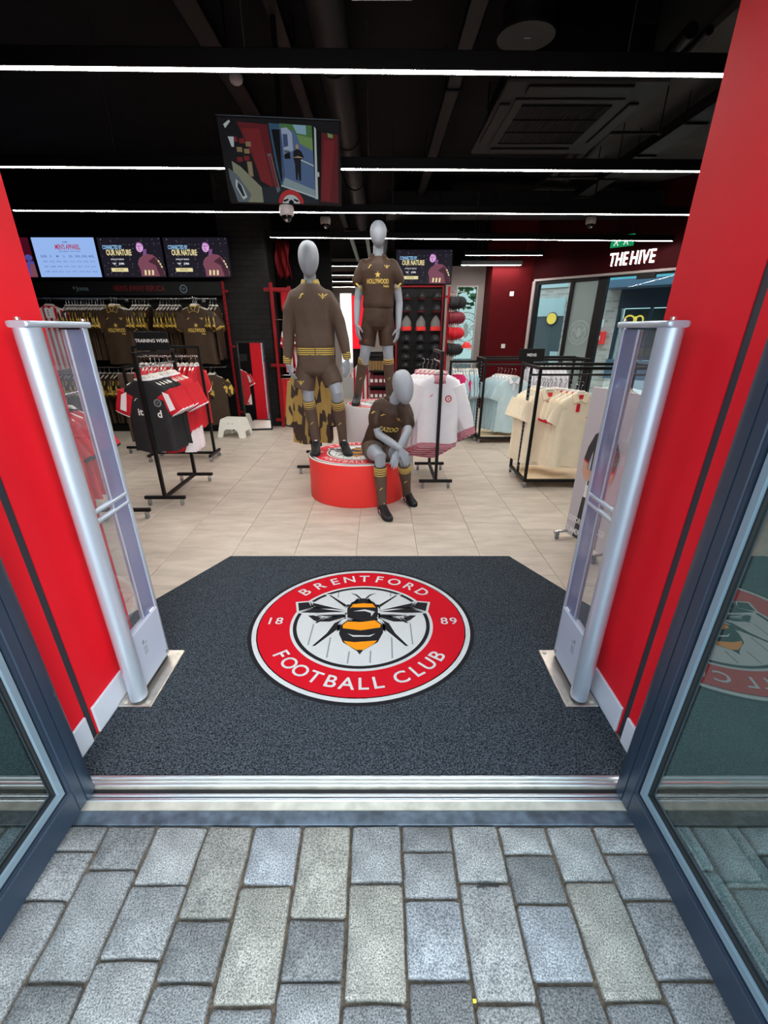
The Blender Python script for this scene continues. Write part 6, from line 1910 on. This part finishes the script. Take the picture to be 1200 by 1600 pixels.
dt = thing('smoke_detector', 'small pale detector hanging left of centre behind the first light strip', 'detector', (-1.05, 4.47, 3.2))
a = MB(); a.loft([ell((-1.05, 4.47, 3.2 + q), (w, 0, 0), (0, w, 0), 20) for q, w in ((.04, .045), (.02, .05), (0, .042), (-.012, .025))]); a.build('head', 'cam_body', dt)
MB().cyl((-1.09, 4.47, 3.235), (-1.09, 4.47, 3.7), .008, n=8).cyl((-1.10, 4.47, 3.235), (-1.05, 4.47, 3.235), .01, n=8).build('bracket', 'black', dt)
# ducts, trays and hangers
def beam(name, label, cat, group=None): return thing(name, label, cat, (0, 0, 0), group)
r = beam('round_duct', 'round black duct running back along the ceiling behind the monitor', 'duct')
a = MB(); a.tube([(-.36, 2.4, 3.48), (-.36, 6, 3.48), (-.36, 11, 3.48)], .13, 24); a.build('pipe', 'duct', r)
for y in (3.2, 4.8, 6.4, 8.0, 9.6): MB().cyl((-.36, y, 3.48), (-.36, y + .03, 3.48), .142, n=24).cyl((-.36, y + .015, 3.6), (-.36, y + .015, 3.7), .008, n=6).build('collar', 'black', r)
for i, (x, y0, y1, w, h, z) in enumerate(((-1.22, 2.2, 11, .16, .07, 3.42), (-.72, 2.2, 12, .10, .06, 3.5), (.62, 3.0, 11, .12, .06, 3.42), (3.1, 4.5, 9, .22, .10, 3.4))):
    r = beam('cable_tray', ('black cable tray left of the round duct', 'thin black cable tray next to the round duct', 'black cable tray left of the air conditioner', 'wide black cable tray above the window side')[i], 'cable tray', 'ceiling cable trays')
    MB().box(x - w / 2, x + w / 2, y0, y1, z, z + .006).box(x - w / 2, x - w / 2 + .006, y0, y1, z, z + h).box(x + w / 2 - .006, x + w / 2, y0, y1, z, z + h).build('tray', 'black', r)
    MB().tube([(x - w * .2, y0, z + .02), (x - w * .2, y1, z + .02)], .012, 6).tube([(x + w * .15, y0, z + .02), (x + w * .15, y1, z + .02)], .015, 6).build('cables', 'gasket', r)
    for k in range(5):
        y = y0 + .4 + (y1 - y0 - .8) * k / 4
        MB().cyl((x - w / 2, y, z - .01), (x + w / 2, y, z - .01), .01, n=6).cyl((x - w / 2 - .01, y, z - .01), (x - w / 2 - .01, y, 3.7), .005, n=6).cyl((x + w / 2 + .01, y, z - .01), (x + w / 2 + .01, y, 3.7), .005, n=6).build('trapeze_hanger', 'black', r)
r = beam('pipe_run', 'black pipe run beside the air conditioner with trapeze hangers', 'pipe')
MB().tube([(2.06, 4.2, 3.36), (2.18, 5.6, 3.36), (2.34, 7.4, 3.36)], .045, 12).tube([(2.18, 4.2, 3.36), (2.28, 5.6, 3.36), (2.44, 7.4, 3.36)], .028, 10).build('pipe', 'black', r)
for y in (4.55, 5.75, 6.6, 7.2): MB().cyl((2.1, y, 3.30), (2.75, y, 3.30), .014, n=8).cyl((2.72, y, 3.30), (2.72, y, 3.7), .006, n=6).ball((2.72, y, 3.30), .022).build('trapeze_hanger', 'black', r)
r = beam('ceiling_duct', 'flat dark duct crossing the ceiling behind the third light strip', 'duct')
MB().cbox(.1, 4.4, 8.7, 9.25, 3.22, 3.5, .01).build('trunk', 'duct', r)
a = MB()
for k in range(6): a.cbox(.1 + .84 * k, .13 + .84 * k, 8.69, 9.26, 3.21, 3.51, .004)
a.build('flange', 'black', r)
for x in (.5, 2.2, 4.0): MB().cyl((x, 8.97, 3.5), (x, 8.97, 3.7), .01, n=6).build('hanger_rod', 'black', r)
r = beam('aisle_duct', 'silver grey duct glimpsed over the aisle between mannequins', 'duct')
MB().tube([(.05, 10.6, 3.25), (.05, 17, 3.25)], .11, 16).build('pipe', 'bead', r)
a = MB()
for x in (-.62, -.3): a.cbox(x, x + .07, 10.6, 17, 3.2, 3.27, .004)
a.build('rail_pair', 'pale_panel', r)
for y in (11, 13, 15): MB().cbox(-.7, .2, y, y + .05, 3.36, 3.40, .004).cyl((-.6, y, 3.4), (-.6, y, 3.7), .008, n=6).build('strut', 'black', r)

# ------------------------------------------------------------------ hanging monitor with the doorway view
tv = thing('hanging_monitor', 'black ceiling monitor showing a camera view of the doorway', 'screen', (0, 0, 0))
LOCAL.add(tv.name)
TW, TH = .87, .505
MB().cbox(-TW / 2, TW / 2, 0, .05, -TH / 2, TH / 2, .006).build('casing', 'black', tv)
MB().box(-TW / 2, TW / 2, .0, .03, TH / 2, TH / 2 + .003).build('top_edge', 'bead', tv)
MB().cyl((0, .08, .1), (0, .42, .72), .02, n=10).cbox(-.15, .15, .05, .07, -.1, .2, .004).build('ceiling_bracket', 'black', tv)
TC = {k: emat('monitor_' + k, rgb(*v), .42) for k, v in dict(dark=(26, 28, 32), red=(104, 34, 40), red2=(128, 42, 46), road=(92, 118, 160), stone=(150, 172, 178), sky=(150, 190, 214), green=(84, 130, 78), green2=(124, 160, 96), van=(170, 186, 214), van2=(70, 92, 130), mat_=(38, 46, 54), floor=(146, 150, 128), grey=(104, 116, 124), white=(200, 212, 214), logo=(196, 56, 60), blue=(60, 96, 124), black=(14, 16, 20), person=(30, 32, 40), skin=(190, 160, 130), tan=(150, 128, 96)).items()}
TK = list(TC.keys()); tm = [TC[k] for k in TK]
a = MB()
def T(pts, m, k):
    a.poly([Vector((-TW / 2 + .012 + u / 1000 * (TW - .024), -.0008 - .0006 * k, TH / 2 - .012 - v / 600 * (TH - .024))) for u, v in pts], TK.index(m))
def R(u0, v0, u1, v1, m, k): T([(u0, v0), (u1, v0), (u1, v1), (u0, v1)], m, k)
R(0, 0, 1000, 600, 'dark', 0)
T([(60, 290), (130, 330), (290, 480), (290, 600), (60, 600)], 'floor', 1); T([(20, 340), (90, 390), (190, 540), (150, 600), (60, 600), (20, 420)], 'grey', 2)
T([(70, 420), (120, 470), (150, 560), (110, 580), (60, 480)], 'white', 3); T([(85, 440), (110, 470), (130, 550), (110, 555), (75, 480)], 'mat_', 4)
T([(150, 20), (400, 30), (440, 480), (300, 440), (240, 250)], 'red', 1); T([(180, 60), (330, 60), (390, 480), (290, 430), (250, 240)], 'red2', 2)
for u, v in ((90, 120), (150, 130), (200, 150), (120, 190), (180, 200), (170, 250), (110, 260)): R(u, v, u + 45, v + 34, 'red2' if u % 20 else 'tan', 3)
T([(40, 40), (90, 10), (100, 20), (50, 66)], 'white', 3); T([(60, 120), (110, 120), (100, 190), (80, 190)], 'white', 4)
R(190, 290, 232, 400, 'tan', 4); R(202, 305, 220, 390, 'floor', 5)
T([(290, 480), (470, 470), (800, 560), (800, 600), (290, 600)], 'mat_', 2)
T([(375, 230), (405, 228), (455, 500), (425, 520)], 'grey', 4); T([(382, 245), (400, 243), (440, 470), (420, 480)], 'red2', 5)
T([(410, 20), (520, 24), (530, 400), (470, 470), (440, 330)], 'blue', 3); T([(430, 60), (505, 60), (510, 380), (470, 440)], 'black', 4)
T([(500, 20), (770, 26), (770, 560), (480, 460)], 'road', 4)
T([(505, 20), (770, 26), (770, 180), (690, 140), (600, 60), (505, 60)], 'green', 5); T([(610, 24), (720, 26), (720, 90), (640, 80)], 'sky', 6); T([(640, 90), (770, 110), (770, 200), (660, 150)], 'green2', 6)
T([(512, 50), (560, 44), (600, 80), (600, 200), (520, 230)], 'van', 7); T([(520, 90), (560, 88), (560, 170), (520, 180)], 'van2', 8); R(520, 200, 570, 260, 'black', 7)
T([(600, 240), (770, 300), (770, 310), (600, 250)], 'white', 6)
T([(510, 400), (770, 490), (765, 545), (480, 455)], 'stone', 6); T([(470, 455), (790, 545), (790, 556), (465, 466)], 'white', 7)
T([(600, 205), (635, 185), (670, 205), (690, 250), (660, 262), (655, 340), (650, 420), (632, 420), (628, 350), (620, 420), (604, 410), (606, 300), (596, 255)], 'person', 8)
T([(635 + 13 * cos(t * pi / 6), 172 + 18 * sin(t * pi / 6)) for t in range(12)], 'skin', 9); T([(590, 250), (640, 238), (690, 252), (640, 250)], 'skin', 9)
T([(790, 30), (815, 60), (800, 560), (770, 560)], 'white', 7); T([(805, 40), (850, 70), (820, 560), (795, 560)], 'black', 8)
T([(850, 70), (990, 80), (985, 590), (815, 580)], 'red', 7); T([(870, 120), (960, 120), (900, 580), (820, 560)], 'red2', 8)
T([(800, 350), (815, 352), (815, 385), (800, 385)], 'white', 9); T([(900, 70), (945, 80), (945, 105), (905, 100)], 'green2', 9)
T([(545 + 115 * cos(t * pi / 14), 600 - 110 * sin(t * pi / 14)) for t in range(15)], 'logo', 8); T([(545 + 78 * cos(t * pi / 14), 600 - 70 * sin(t * pi / 14)) for t in range(15)], 'white', 9)
T([(545 + 24 * cos(t * pi / 14), 600 - 30 * sin(t * pi / 14)) for t in range(15)], 'black', 10); T([(470, 575), (520, 560), (520, 575), (480, 590)], 'black', 10); T([(570, 560), (615, 575), (605, 590), (570, 575)], 'black', 10)
a.build('picture', tm, tv)
tv.location = (-.727, 4.31, 2.69); tv.rotation_euler = (radians(26), 0, radians(6))
